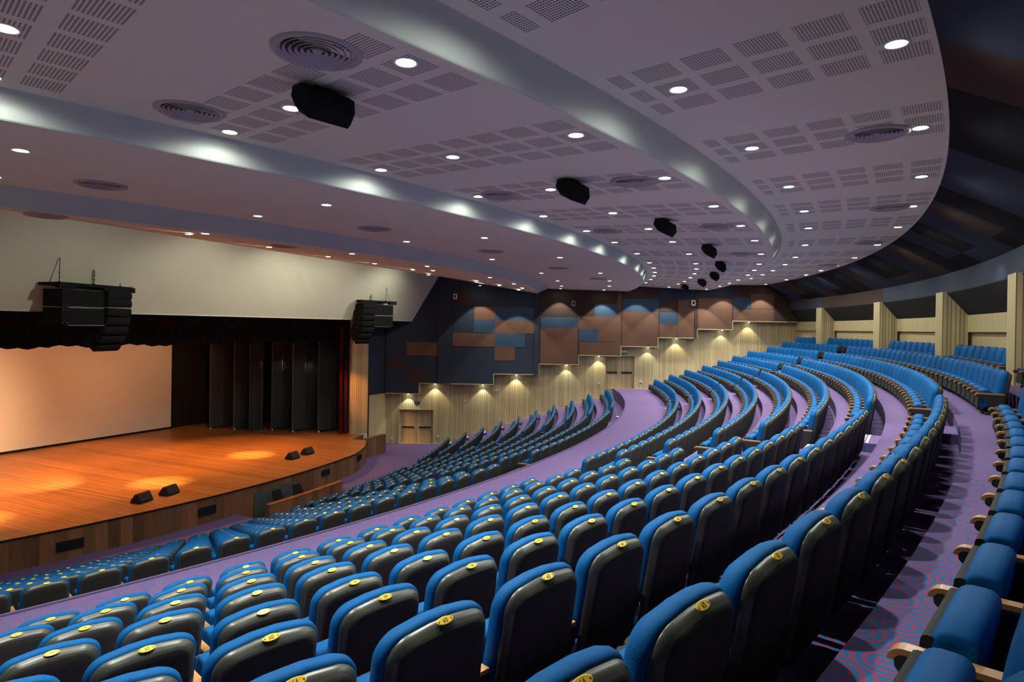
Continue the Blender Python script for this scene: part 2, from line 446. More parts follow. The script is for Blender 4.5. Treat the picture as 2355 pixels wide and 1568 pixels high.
for d, nm in ((DO1, 'door_1'), (DO2, 'door_2')):
    mb = MB(); x0, x1, z0, z1 = d; D = .28
    mb.face([(x0, YW, z0), (x0, YW+D, z0), (x0, YW+D, z1), (x0, YW, z1)]); mb.face([(x1, YW+D, z0), (x1, YW, z0), (x1, YW, z1), (x1, YW+D, z1)])
    mb.face([(x0, YW, z1), (x0, YW+D, z1), (x1, YW+D, z1), (x1, YW, z1)]); mb.face([(x0, YW, z0+.002), (x1, YW, z0+.002), (x1, YW+D, z0+.002), (x0, YW+D, z0+.002)])
    fr = MB()
    fw_ = .035
    mb.box(x0-fw_, x0, YW-.02, YW+.0, z0, z1+fw_, 1); mb.box(x1, x1+fw_, YW-.02, YW, z0, z1+fw_, 1); mb.box(x0-fw_, x1+fw_, YW-.02, YW, z1, z1+fw_, 1)
    root = struct(mb.build(nm, [M['wood'], M['wood_l']]))
    xm = (x0+x1)/2
    for s_, (a, b) in enumerate(((x0, xm-.006), (xm+.006, x1))):
        lf = MB(); lf.box(a, b, YW+D-.05, YW+D, z0+.01, z1)
        leaf = lf.build('door_leaf', M['wood'], root)
        h = MB(); w = b-a; h.box(a+w*.14, b-w*.14, YW+D-.13, YW+D-.09, z0+.92, z0+1.0)
        for xx in (a+w*.16, b-w*.2): h.box(xx, xx+.04, YW+D-.1, YW+D-.04, z0+.93, z0+.99)
        h.build('push_bar', M['black'], leaf)
    th = MB(); th.box(x0-.03, x1+.03, YW-.025, YW+.02, z0-.01, z0+.03); struct(th.build('trim_2', M['wood_l']))
# skirting that steps with the tiers
sk = MB()
for a, b, z in TIERS:
    x0, x1 = max(a, 28.75), min(b, 53)
    for p, q in ((x0, min(x1, DO1[0])), (max(x0, DO1[1]), min(x1, DO2[0])), (max(x0, DO2[1]), x1)):
        if q-p > .02: sk.box(p, q, YW-.02, YW+.005, z, z+.06)
struct(sk.build('baseboard_far_side', M['wood_l']))
# dark acoustic slab standing proud of the oak, its lower edge stepping with the seating
YD = -.22
STEPS = [(28.74, 30.73, 3.03), (30.73, 35.09, 3.645), (35.09, 37.75, 4.265), (37.75, 40.07, 4.89), (40.07, 42.55, 5.445), (42.55, 44.73, 6.01), (44.73, 47.02, 6.56), (47.02, 49.09, 7.09), (49.09, 52.9, 7.6)]
dk = MB()
for i, (a, b, zb) in enumerate(STEPS):
    flatwall(dk, a, b, YD, zb, 10.4, 0 if b < 37.8 else 1)
    dk.face([(a, YD, zb), (a, YW, zb), (b, YW, zb), (b, YD, zb)], 5)
    if i+1 < len(STEPS): dk.face([(b, YD, zb), (b, YW, zb), (b, YW, STEPS[i+1][2]), (b, YD, STEPS[i+1][2])], 0)
def patch(a, b, z0, z1, mat, e=.012): dk.box(a, b, YD-e, YD, z0, z1, mat)
for a, b, z0, z1, mt in [(33.9, 35.13, 7.44, 8.2, 2), (35.13, 37.48, 6.67, 7.42, 2), (32.66, 35.13, 5.86, 6.65, 2), (35.13, 36.32, 5.07, 5.86, 2), (29.96, 31.84, 5.29, 6.06, 2),
        (28.83, 29.91, 4.47, 5.24, 1), (29.91, 31.2, 3.7, 4.47, 1), (32.7, 33.9, 8.22, 9.06, 1),
        (35.13, 37.48, 7.42, 8.2, 3), (33.9, 35.13, 6.67, 7.44, 3), (35.13, 36.9, 5.86, 6.67, 3), (32.66, 33.9, 6.65, 7.44, 0),
        (37.82, 39.98, 7.03, 7.66, 3), (40.07, 41.2, 6.26, 7.0, 3), (40.96, 42.3, 7.75, 8.5, 3), (42.3, 42.55, 5.5, 9.2, 2),
        (40.0, 42.3, 7.0, 7.75, 2), (41.2, 42.3, 6.26, 7.0, 2), (37.82, 40.0, 4.93, 7.03, 2), (40.1, 42.3, 5.48, 6.24, 2),
        (42.6, 44.73, 8.05, 8.8, 3), (42.6, 44.73, 6.03, 8.05, 2), (44.79, 45.85, 7.33, 8.05, 3), (44.79, 45.85, 6.58, 7.33, 2), (45.87, 46.9, 6.58, 8.8, 2), (44.79, 46.88, 8.8, 9.45, 0),
        (47.05, 49.05, 7.11, 8.9, 2), (47.05, 49.05, 9.05, 9.6, 0), (49.12, 50.1, 8.34, 9.0, 3), (49.12, 51.5, 7.63, 8.32, 2), (50.14, 51.5, 8.34, 9.2, 2)]:
    patch(a, b, z0, z1, mt)
for a, b, z0 in ((31.8, 32.6, 3.66), (37.46, 37.73, 4.28), (46.85, 47.0, 6.57)):   # pilaster strips where the wall folds
    dk.box(a, b, YD-.05, YD, z0, 10, 0 if a < 40 else 1)
for a, b, zb in STEPS: dk.box(a, b, YD-.015, YD+.02, zb-.02, zb+.025, 4)
for i in range(len(STEPS)-1): dk.box(STEPS[i][1]-.02, STEPS[i][1]+.02, YD-.015, YW, STEPS[i][2]-.02, STEPS[i+1][2]+.025, 4)
struct(dk.build('wall_far_side', [M['navy2'], M['brown2'], M['brown'], M['slate'], M['wood_l'], M['black']], weld=False))

# return wall beside the stage, splayed reveal of the stage opening
rw = MB()
Pr = [S(25.55, 9.55), S(26.25, 10.08), S(26.15, 10.35), S(26.12, 11.93), Vector((28.72, YW, 0))]
def seg(mb, a, b, z0, z1, mat): 
    mb.face([(b.x, b.y, z0), (a.x, a.y, z0), (a.x, a.y, z1), (b.x, b.y, z1)], mat)
seg(rw, Pr[0], Pr[1], .92, 7.35, 0); seg(rw, Pr[1], Pr[2], 0, 10, 2); seg(rw, Pr[2], Pr[3], 0, 3.02, 1); seg(rw, Pr[2], Pr[3], 3.02, 10.2, 2)
seg(rw, Pr[3], Pr[4], 0, 3.02, 1); seg(rw, Pr[3], Pr[4], 3.02, 10.2, 2)
seg(rw, S(25.0, 9.6), Pr[0], .92, 7.35, 0)
struct(rw.build('wall_stage', [M['wood'], M['wood_l'], M['navy2']]))
# matching reveal on the near side of the stage
rw = MB()
seg(rw, S(26.25, -10.08), S(25.55, -9.55), .92, 7.35, 0); seg(rw, S(26.12, -14), S(26.25, -10.08), 0, 10, 1)
struct(rw.build('wall_stage', [M['wood'], M['navy2']]))
# sloping beige soffit above the stage
so = MB()
nT = 1
zb0, zb1 = 7.30, 9.97
tR0, tR1 = 12.97, 13.6
so.face([S(27.6, -15, zb0), S(27.6, tR0, zb0), S(29.0, tR1, zb1), S(29.0, -15, zb1)], 0)
so.face([S(27.6, tR0, zb0), S(27.6, -15, zb0), S(25.0, -15, zb0+.05), S(25.0, tR0, zb0+.05)], 1)
so.face([S(27.62, -15, zb0-.03), S(27.62, tR0, zb0-.03), S(27.62, tR0, zb0+.02), S(27.62, -15, zb0+.02)], 0)
struct(so.build('ceiling', [M['soffit'], M['black']]))
# stage house
sh = MB()
sh.face([S(13, -14, .9), S(13, 14, .9), S(13, 14, 9.5), S(13, -14, 9.5)], 0)
sh.face([S(13, 14, .9), S(26, 12, .9), S(26, 12, 9.5), S(13, 14, 9.5)], 0)
sh.face([S(26, -14, .9), S(13, -14, .9), S(13, -14, 9.5), S(26, -14, 9.5)], 0)
sh.face([S(13, -14, 9.5), S(13, 14, 9.5), S(27, 14, 9.5), S(27, -14, 9.5)], 0)
struct(sh.build('wall_stage', M['black']))

# ------------------------------------------------------------------ stage
st = MB()
SZ = .92
front = []
for i in range(61):
    p = -49+i*(-10.3+49)/60; front.append(P(29.75 if p < -15 else 29.75-.55*((p+15)/4.7)**1.5*.9 if p+15 > 0 else 29.75, p))
front.append(S(27.6, 8.3))
back = [S(13, 9.6), S(13, -14)]
poly = front + [S(26.6, 8.3), S(26.35, 9.65), S(25.3, 9.65), S(25.3, 13.5), S(13, 13.5), S(13, -14)]
st.face([(v.x, v.y, SZ) for v in poly], 0)
u = 0
for a, b in zip(front, front[1:]):
    L_ = (b-a).length
    st.face([(a.x, a.y, -1.1 if PIT[0]-.5 < deg(atan2(a.y, a.x)) < PIT[1]+.5 else 0), (b.x, b.y, -1.1 if PIT[0]-.5 < deg(atan2(a.y, a.x)) < PIT[1]+.5 else 0), (b.x, b.y, SZ-.03), (a.x, a.y, SZ-.03)], 1, [(u, 0), (u+L_, 0), (u+L_, .9), (u, .9)])
    d = (b-a).normalized(); nrm = Vector((d.y, -d.x, 0))*.03
    st.face([(a+nrm)+Vector((0,0,SZ-.045)), (b+nrm)+Vector((0,0,SZ-.045)), (b+nrm)+Vector((0,0,SZ)), (a+nrm)+Vector((0,0,SZ))], 2)
    st.face([a+Vector((0,0,SZ)), (a+nrm)+Vector((0,0,SZ)), (b+nrm)+Vector((0,0,SZ)), b+Vector((0,0,SZ))], 2)
    u += L_
# stair well notch at the far end of the stage
st.face([S(27.6, 8.3, 0), S(26.6, 8.3, 0), S(26.6, 8.3, SZ), S(27.6, 8.3, SZ)][::-1], 1)
st.face([S(26.35, 9.65, 0), S(26.35, 9.65, SZ), S(26.6, 8.3, SZ), S(26.6, 8.3, 0)], 1)
struct(st.build('floor', [M['stage'], M['walnut'], M['black']], weld=False))
pa = MB(); pa.box(27.42, 27.62, 8.3, 9.95, 0, 1.02, 0, (Vector((0,0,0)), AX, TX))
tag(pa.build('stage_end_panel', M['walnut']), 'short walnut-clad barrier at the far end of the stage front, before the oak door', 'barrier')
# curved wooden barrier in front of the orchestra pit
pp = MB()
p0, p1, n = -27.9, -20.45, 14
for i in range(n):
    a, b = p0+(p1-p0)*i/n, p0+(p1-p0)*(i+1)/n
    q = lambda R, ph, z: P(R, ph, z)
    for (r, flip) in ((31.12, False), (30.92, True)):
        f_ = [q(r, a, 0), q(r, b, 0), q(r, b, .49), q(r, a, .49)]
        uvs = [(a*.54, 0), (b*.54, 0), (b*.54, .5), (a*.54, .5)]
        pp.face(f_[::-1] if flip else f_, 0, uvs[::-1] if flip else uvs)
    pp.face([q(30.9, a, .49), q(31.14, a, .49), q(31.14, b, .49), q(30.9, b, .49)], 1)
for a in (p0, p1): pp.face([q(30.92, a, 0), q(31.12, a, 0), q(31.12, a, .49), q(30.92, a, .49)], 0)
tag(pp.build('pit_barrier', [M['walnut'], M['stage']]), 'low curved wooden barrier in front of the orchestra pit', 'barrier')
# grey door in the stage front inside the pit
gd = MB()
for i in range(6):
    a, b = -27.0+i*4.1/6, -27.0+(i+1)*4.1/6
    gd.face([P(29.78, a, -1.1), P(29.78, b, -1.1), P(29.78, b, .64), P(29.78, a, .64)])
struct(gd.build('door_3', M['greypaint']))
LABV = ['leftmost', 'second from the left', 'third from the left', 'farthest right, by the end of the stage']
for i, (a, b, z0, z1) in enumerate(((-39.45, -38.14, .27, .55), (-31.38, -30.15, .31, .60), (-19.76, -18.68, .44, .71), (-13.9, -13.05, .5, .78))):
    v = MB(); rr = 29.79 if i < 3 else 29.72
    A_, B_ = P(rr, a), P(rr, b); d = (B_-A_).normalized(); nn = Vector((d.y, -d.x, 0)); W_ = (B_-A_).length
    fr = (A_, d, nn); v.box(0, W_, -.02, .012, z0, z1)
    o = v.build('stage_vent', M['black']); tag(o, 'black grille in the walnut stage front, '+LABV[i], 'vent', 'grilles in the stage front')
    s_ = MB()
    for k in range(7): s_.box(.02, W_-.02, .012, .02, z0+.02+k*.036, z0+.03+k*.036, 0, fr)
    s_.build('grille_bars', M['under'], o)
    # frame offset copy keeps the grille in the curve of the front
    o.data.transform(Matrix.Identity(4))
    me = MB(); me.box(0, W_, -.02, .012, z0, z1, 0, fr); old = o.data; o.data = me.mesh('stage_vent', [M['black']])
# music stands in the pit
for i, (R_, ph_, lab) in enumerate(((30.35, -25.9, 'left one'), (30.4, -24.0, 'right one'))):
    t = thing('music_stand', 'black music stand standing in the orchestra pit, '+lab, 'music stand', P(R_, ph_, -1.1), rad(ph_+90), 'music stands in the pit')
    b = MB(); b.tube((0,0,.05), (0,0,1.5), .012); b.build('pole', M['black'], t)
    for k in range(3):
        b = MB(); an = k*2*pi/3; b.tube((0,0,.12), (.25*cos(an), .25*sin(an), .01), .01); b.build('leg', M['black'], t)
    b = MB(); L0 = [(-.27, -.06, 1.42), (.27, -.06, 1.42), (.24, .10, 1.78), (-.20, .10, 1.78)]
    b.loft([[Vector(v) for v in L0], [Vector(v)+Vector((0, .012, -.005)) for v in L0]], 0, smooth=False); b.build('desk', M['black'], t)

# stage monitors
def monitor_mesh():
    b = MB(); w = .29
    pr = [(-.02, 0), (.30, 0), (.36, .05), (.22, .30), (.15, .33), (-.10, .10)]
    pr = [(-.18, 0), (.17, 0), (.20, .06), (.05, .30), (-.01, .32), (-.20, .08)]
    Lr = [Vector((-w, y, z)) for y, z in pr]; Rr = [Vector((w*.98, y, z)) for y, z in pr]
    b.loft([Lr, Rr], 0, smooth=False); return b
monm = monitor_mesh().mesh('cabinet', [M['under']])
gb = MB(); gb.face([(-.26, .19, .075), (.25, .19, .075), (.25, .07, .275), (-.26, .07, .275)]); 
grm = None
for i, (a, t_, rz, lab) in enumerate(((28.16, -4.6, 12, 'leftmost of the four at the stage edge'), (28.11, -3.55, 12, 'second from the left at the stage edge'), (27.54, 3.0, 8, 'third from the left at the stage edge'), (27.4, 4.1, 8, 'rightmost of the four at the stage edge'))):
    r_ = thing('stage_monitor', 'black wedge loudspeaker on the stage, '+lab, 'speaker', S(a, t_, SZ), rad(AXD-90+rz), 'wedge monitors at the stage edge')
    mobj('cabinet', monm, r_)
    g = MB(); g.loft([[Vector(v) for v in ((-.27, .205, .07), (.27, .205, .07), (.27, .065, .295), (-.27, .065, .295))], [Vector(v)+Vector((0, .012, .008)) for v in ((-.26, .205, .075), (.26, .205, .075), (.26, .07, .29), (-.26, .07, .29))]], 0, smooth=False)
    g.build('front_grille', M['shell'], r_)
    hnd = MB(); hnd.box(-.24, .22, -.21, -.19, .09, .105); hnd.build('edge_strip', M['metal'], r_)

# projection screen
scr = thing('projection_screen', 'large pale projection screen standing at the back of the stage', 'screen', S(15.67, 0, SZ))
b = MB(); b.face([S(0, 5.86, .10), S(0, -5.95, .10), S(0, -5.95, 5.9), S(0, 5.86, 5.9)][::-1]); b.face([S(-.02, 5.86, .10), S(-.02, -5.95, .10), S(-.02, -5.95, 5.9), S(-.02, 5.86, 5.9)]); b.build('fabric', M['screen'], scr)
b = MB(); fr0 = (Vector((0,0,0)), AX, TX)
b.box(-.05, .03, -5.98, 5.9, .0, .10, 0, fr0); b.box(-.05, .03, 5.86, 5.93, 0, 5.95, 0, fr0); b.build('frame', M['black'], scr)

def drape(name, label, a0, t0, a1, t1, z0, z1, mat, folds, amp=.07, cat='curtain', group=None, hem=.02, n=None):
    """pleated cloth with thickness"""
    b = MB(); A_, B_ = S(a0, t0), S(a1, t1); d = (B_-A_); Ln = d.length; d.normalize(); nn = Vector((d.y, -d.x, 0))
    n = n or folds*8; zs = [z0, z0+(z1-z0)*.35, z0+(z1-z0)*.8, z1]
    def pt(i, j, off):
        s_ = i/n; ph_ = s_*folds*2*pi; k = 1-.45*(j/3)
        w_ = sin(ph_+.6*sin(ph_*.37))*amp*k + .3*amp*sin(ph_*2.7+j)
        z_ = zs[j] + (hem*sin(ph_*.5)*1.5+hem*sin(ph_*.13)*2 if j == 0 else 0)
        return A_+d*(Ln*s_)+nn*(w_+off)+Vector((0,0,z_))
    for i in range(n):
        for j in range(3):
            b.face([pt(i, j, 0), pt(i+1, j, 0), pt(i+1, j+1, 0), pt(i, j+1, 0)], 0, smooth=True)
            b.face([pt(i+1, j, .012), pt(i, j, .012), pt(i, j+1, .012), pt(i+1, j+1, .012)], 0, smooth=True)
    return tag(b.build(name, mat), label, cat, group)
drape('valance_curtain', 'black pleated valance hanging across the top of the stage opening', 24.2, -13, 24.2, 9.7, 6.06, 7.6, M['blackcloth'], 70, .06)
drape('stage_curtain', 'black curtain hanging at the back of the stage, right of the screen', 15.5, 5.95, 15.9, 12, SZ, 7.4, M['blackcloth'], 26, .08)
drape('stage_curtain', 'black curtain behind the rolling panels on the right side of the stage', 16.0, 10.2, 25.2, 11.4, SZ, 7.4, M['blackcloth'], 40, .09)
drape('stage_curtain', 'grey-black side drape gathered between the second and third rolling panels', 20.1, 7.35, 20.3, 8.2, SZ, 6.6, M['flatgrey'], 4, .10)
drape('stage_curtain', 'narrow crimson drape hanging beside the orange-lit stage column', 25.15, 9.0, 25.25, 9.17, SZ, 6.9, M['red'], 2, .05)
drape('stage_curtain', 'black drape edge between the crimson drape and the stage column', 25.25, 9.24, 25.4, 9.75, SZ, 7.4, M['blackcloth'], 4, .05)
drape('stage_curtain', 'thin second crimson fold just right of the crimson drape', 25.3, 9.28, 25.36, 9.36, SZ, 5.0, M['red'], 1, .02)
# red swags along the top of the opening
for i in range(17):
    t0 = -9.6+i*1.14; b = MB(); n = 10
    for r_ in (2, 3):
        y0, y1 = r_*.085, r_*.085+.05
        for k in range(n):
            s0, s1 = k/n, (k+1)/n
            def sg(s_, dep): return S(24.33+.10*r_*.3+.05*sin(s_*pi), t0+s_*1.08, 7.30-.06*r_*.5-dep*4*s_*(1-s_))
            b.face([sg(s0, y0+.03), sg(s1, y0+.03), sg(s1, y1+.08), sg(s0, y1+.08)][::-1], 0, smooth=True)
    tag(b.build('swag_curtain', M['swag']), 'crimson swag of the stage pelmet, %s from the left end' % ORD[i+1], 'curtain', 'crimson swags above the stage opening')
# rolling dark panels
FLATS = [(17.76, 6.70, 1.7), (19.13, 7.16, 1.6), (21.04, 8.10, 1.5), (22.45, 8.24, 1.9), (23.77, 8.84, 1.9)]
for i, (a, t_, w) in enumerate(FLATS):
    r_ = thing('rolling_panel', 'tall dark grey rolling panel on the right of the stage, %s from the screen' % ORD[i+1], 'panel', S(a, t_, SZ), rad(AXD+90), 'rolling panels on the stage wing')
    rr = rad(-14)
    e = Vector((cos(rr), sin(rr), 0)); nn = Vector((-e.y, e.x, 0)); fr = (Vector((0,0,0)), e, nn)
    b = MB(); b.box(0, w, -.02, .02, .10, 5.25, 0, fr); b.build('panel_board', M['flatgrey'], r_)
    for x_ in (0, w*.42):
        b = MB(); b.box(x_-.012, x_+.012, -.035, -.018, .06, 5.27, 0, fr); b.box(x_-.012, x_+.012, -.03, .03, 5.25, 5.27, 0, fr); b.build('edge_rail', M['metal'], r_)
    for x_ in (.05, w-.05):
        b = MB(); b.lathe([(0, -.05), (.03, -.045), (.05, -.02), (.05, .02), (.03, .045), (0, .05)], 12, e*x_+nn*-.05+Vector((0,0,.052))); b.build('caster', M['white'], r_)

# hanging line-array loudspeakers
def line_array(a, t, yaw, lab, ztop=8.12):
    r_ = thing('line_array', 'black hanging loudspeaker cluster with bass cabinets, '+lab, 'speaker', S(a, t, ztop), rad(AXD-90+yaw), 'hanging loudspeaker clusters')
    b = MB(); b.box(-1.25, 1.25, -.42, .42, -.03, .06); b.box(-1.32, -.78, .30, .46, -.12, .06); b.box(.15, 1.3, .25, .46, -.14, .03); b.build('rigging_frame', M['black'], r_)
    for i in range(2):
        z0 = -.12-.58*(i+1)
        b = MB(); b.box(-1.15, .25, -.36, .36, z0+.02, z0+.56)
        sub = b.build('bass_cabinet', M['black'], r_)
        b = MB(); b.box(-.95, .25, .362, .372, z0-.005, z0+.018); b.box(-.95, .22, .362, .37, z0+.55, z0+.558); b.build('front_rail', M['metal'], sub)
        b = MB()
        for x_ in (-1.1, -.97):
            for zz in (.08, .48): b.lathe([(0, .0), (.012, 0)], 8, (x_, .37, z0+zz)); b.box(x_-.008, x_+.008, .36, .37, z0+zz-.008, z0+zz+.008)
        b.build('bolt', M['white'], sub)
    y, z, an = .05, -.12, 0
    for i in range(7):
        h = .27; tilt = rad([0, 0, 4, 10, 18, 28, 40][i]); c, s_ = cos(tilt), sin(tilt)
        def w_(yy, zz): return (y+yy*c+zz*s_*-1*-1, z+zz*c-yy*s_*-1*-1)
        pts = []
        for yy, zz in ((-.35, -.03), (.40, 0), (.44, -h*.3), (.44, -h*.7), (.40, -h), (-.35, -h+.03)):
            pts.append((y+yy*c+zz*s_, z-yy*s_+zz*c))
        L_ = [Vector((.28, p, q)) for p, q in pts]; R_ = [Vector((1.15, p, q)) for p, q in pts]
        b = MB(); b.loft([L_, R_], 0, smooth=False); b.build('speaker_box', M['black'], r_)
        z -= h*c*1.0; y -= h*s_*1.0
    for x_, y_, hh in ((-.95, 0, .78), (-.95, 0, None), (.15, 0, .72), (.2, 0, .70), (1.15, 0, .62)):
        b = MB()
        if hh is None: b.tube((-1.25, 0, .06), (-.96, .0, .83), .006, 6)
        else:
            b.tube((x_, y_, .06), (x_, y_+.02, hh+.06), .009, 6)
            for k in range(3): b.tube((x_-.02, y_, .1+k*.14), (x_+.03, y_, .1+k*.14), .012, 6)
        b.build('hanging_chain', M['black'], r_)
    return r_
la = line_array(28.3, -6.55, 10, 'left of the stage opening', 8.08); la.scale = (-1, 1, .94)
ra = line_array(28.3, 7.75, -12, 'right of the stage opening', 8.22)
ra.scale = (.9, 1, 1)

# small beam lamps on the stage wing
BEAMS = [(21.0, 8.35, 4.9), (22.55, 9.2, 4.9), (23.7, 9.75, 4.85)]
for i, (a, t_, z_) in enumerate(BEAMS):
    r_ = thing('stage_lamp', 'small lit stage lamp fixed high on the rolling panels, %s from the screen' % ORD[i+1], 'lamp', S(a, t_-.1, z_), 0, 'small lamps on the stage wing')
    b = MB(); b.lathe([(0, .06), (.05, .05), (.055, -.04), (.045, -.05)], 12); b.build('lamp_body', M['black'], r_)
    b = MB(); b.lathe([(.0, -.045), (.045, -.045)], 12, flip=True); b.lathe([(0, -.03), (.03, -.055), (0, -.075)], 10, (0, 0, 0)); b.build('bulb', M['lampwarm'], r_)

# ------------------------------------------------------------------ lights
NLIGHT = [0]
def spot(loc, target, power, color=(1, .97, .84), size=100, blend=.5, radius=.05, name='spot'):
    l = bpy.data.lights.new(name, 'SPOT'); l.energy = power; l.color = color; l.spot_size = rad(size); l.spot_blend = blend; l.shadow_soft_size = radius
    o = bpy.data.objects.new(name, l); COL.objects.link(o); o.location = loc
    d = (Vector(target)-Vector(loc)).normalized(); o.rotation_euler = d.to_track_quat('-Z', 'Y').to_euler()
    return o
def zceil(R):
    if R < 37.9: return c0z(R)
    if R < 43.0: return 9.32-(R-38.2)*.017
    if R < 47.7: return 9.56-(R-43.08)*.04
    return 9.70+(R-47.82)*.013
PW_ROOM = 290
# recessed downlights: template
dl_frame = MB(); dl_frame.lathe([(.082, .01), (.082, -.004), (.112, -.010), (.118, .0), (.118, .01)], 24, flip=False)
dlf = dl_frame.mesh('trim_ring', [M['white']])
dl_glass = MB(); dl_glass.lathe([(.0, -.006), (.05, -.005), (.082, 0)], 24, flip=True)
dlg = dl_glass.mesh('lamp_glass', [M['lamp']])
RINGS = {
 'row along the back ceiling edge': ([(50.55, p) for p in (-38.33, -34.98, -31.52, -28.22, -24.88, -20.85, -16.75, -13.56, -10.98, -8.45, -5.1)] + [(50.7, -1.1)]),
 'row just behind the upper curved step': [(48.5, p) for p in (-45.0, -41.8, -38.55, -35.3, -31.9, -28.71, -25.7, -21.62, -17.62, -14.52, -11.38, -8.9, -6.23, -3.4, -1.2)],
 'row just before the upper curved step': [(47.25, p) for p in (-45.1, -41.94, -38.71, -35.52, -32.38, -29.31, -26.21, -22.44, -18.71, -15.81, -13.12, -9.91, -7.3, -4.7, -1.4)],
 'middle row of the perforated ceiling': [(45.1, p) for p in (-48, -45.07, -41.84, -38.61, -35.38, -32.09, -29.13, -25.99, -22.18, -18.29, -15.66, -12.81, -10.06, -7.2, -4.68, -1.5)],
 'row just behind the lower curved step': [(43.43, p) for p in (-48, -45, -41.78, -38.52, -35.3, -32.09, -28.95, -25.93, -22.13, -18.2, -15.45, -12.77, -10.28, -7.4, -4.4, -1.5)],
 'outer row of the plain ceiling ring': [(41.4, p) for p in (-44.3, -37.97, -31.22, -24.72, -16.77, -11.03, -5.97, -1.3)],
 'inner row of the plain ceiling ring': [(38.9, p) for p in (-44.3, -37.86, -31.27, -24.4, -16.42, -10.11, -4.6, -1.3)],
 'sloping ceiling above the stage edge': [(34.25, -36.62), (32.11, -29.74), (31.57, -23.64), (32.29, -19.85), (33.04, -16.36), (32.41, -10.17), (34.28, -2.0)],
 'lowest ceiling strip over the front seats': [(36.14, -23.84), (36.3, -30.4), (34.56, -18.4), (36.78, -17.01), (34.54, -7.67), (35.58, -5.68), (36.92, -11.25), (36.5, -2.3), (36.86, -5.97), (36.3, -37.6)],
}
for ringname, lst in RINGS.items():
    lst = sorted(lst, key=lambda t: -t[1])
    for i, (R_, ph_) in enumerate(lst):
        z_ = zceil(R_)
        vis = project(P(R_, ph_, z_))
        if vis and -30 < vis[0] < 2385 and -30 < vis[1] < 1600:
            r_ = thing('ceiling_downlight', 'round downlight, %s from the side wall, %s' % (ORD[i+1], ringname), 'ceiling light', P(R_, ph_, z_-.002), 0, 'recessed downlights '+ringname)
            mobj('trim_ring', dlf, r_); mobj('lamp_glass', dlg, r_)
        k = 1.0
        if R_ < 46: k = .72
        if R_ > 50: k = .7
        if 48 < R_ < 49: k = 1.9
        y_ = P(R_, ph_).y
        if y_ > -1.6: spot((P(R_, ph_).x, y_, z_-.03), (P(R_, ph_).x, y_+.0, 0), 330, (1, .97, .86), 84, .18, .05, 'downlight')
        elif R_ > 50: spot(P(R_, ph_, z_-.04), P(R_, ph_, 0), 130, (.95, .98, .9), 168, .5, .05, 'downlight')
        elif R_ < 34.5: spot(P(R_, ph_, z_-.05), P(R_, ph_, z_)-AX*2.6-Vector((0,0,1.9)), 260, (1, .97, .84), 120, .9, .06, 'downlight')
        else:
            spot(P(R_, ph_, z_-.03), P(R_, ph_, 0), PW_ROOM*k, (1, .97, .84), 98, .45, .06, 'downlight')
            if 43.3 < R_ < 43.6 or 48 < R_ < 49: spot(P(R_, ph_, z_-.03), P(R_, ph_, 0), 36 if R_ < 45 else 60, (.93, 1, .9), 168, .3, .08, 'downlight_spill')

# sconces recessed in the underside of the dark slab
for i, (x_, z_) in enumerate([(30.05, 3.03), (31.63, 3.645), (34.46, 3.645), (36.42, 4.265), (39.4, 4.89), (41.3, 5.445), (44.19, 6.01), (45.87, 6.56), (48.56, 7.09), (50.14, 7.6)]):
    r_ = thing('soffit_downlight', 'small bright lamp under the stepped dark wall panel, %s from the stage' % ORD[i+1], 'wall light', (x_, .02, z_-.02), 0, 'lamps under the stepped wall panel')
    b = MB(); b.lathe([(.05, .02), (.05, -.02), (.075, -.025), (.08, 0.0), (.08, .02)], 16); b.build('trim_ring', M['white'], r_)
    b = MB(); b.lathe([(0, -.045), (.04, -.035), (.05, -.01)], 16, flip=True); b.build('lamp_glass', M['lampwarm'], r_)
    spot((x_, -.02, z_-.09), (x_, .10, 0), 70 if i % 2 else 45, (1, .93, .66) if i % 2 else (.95, 1, .85), 92, .35, .03, 'soffit_spot')

# warm stage lighting, hung in the flies; the screen lamps are added
for (a, t_, pw, szz, bl) in ((22.6, -9, 2600, 70, .8), (22.6, -4.5, 2600, 70, .8), (22.6, 0, 2600, 70, .8), (22.6, 4.2, 2200, 60, .8), (18.6, -5, 2400, 66, .8), (18.6, 0, 2400, 60, .8)):
    spot(S(a, t_, 8.6), S(a+.6, t_-(.6 if t_ > 4 else 0), 0.9), pw, (1, .42, .10), szz, bl, .1, 'stage_wash')
for t_ in (-10, -6, -2, 2, 5.5):
    spot(S(24.9, t_, 7.15), S(26.6, t_, .9), 1100, (1, .42, .10), 84, .9, .08, 'stage_wash')
for (a, t_, pw) in ((25.3, 2.7, 5200), (26.3, -2.6, 5200), (25.6, -8.3, 5200)):
    spot(S(24.8, t_-.3, 7.2), S(a, t_, .92), pw, (1, .74, .22), 22, .9, .06, 'stage_pool')
for t_ in (-6, -1, 4): spot(S(21.5, t_, 8.2), S(15.7, t_, 2.6), 560, (1, .50, .21), 84, 1, .1, 'screen_fill')  # unseen spots added to make the screen brighter and more orange
spot(S(25.6, -4, 2.2), S(15.7, -7, 1.4), 3600, (1, .60, .30), 80, 1, .1, 'screen_fill')  # added low lamp in mid-air that brightens the lower left of the screen
spot(S(25.2, 5.5, 6.9), S(25.85, 9.62, 3.2), 1500, (1, .36, .07), 23, .9, .1, 'reveal_wash')
for i, (a, t_, z_) in enumerate(BEAMS):
    spot(S(a, t_-.18, z_-.03), S(a-6, t_-2.2, z_-1.6), 5, (.95, 1, .85), 32, .5, .02, 'beam')

# niche spot seen on the band and rows
spot(P(50.9, -27.0, 9.4), P(52.5, -25.8, 7.9), 120, (.85, .95, 1), 34, .5, .03, 'band_spot')

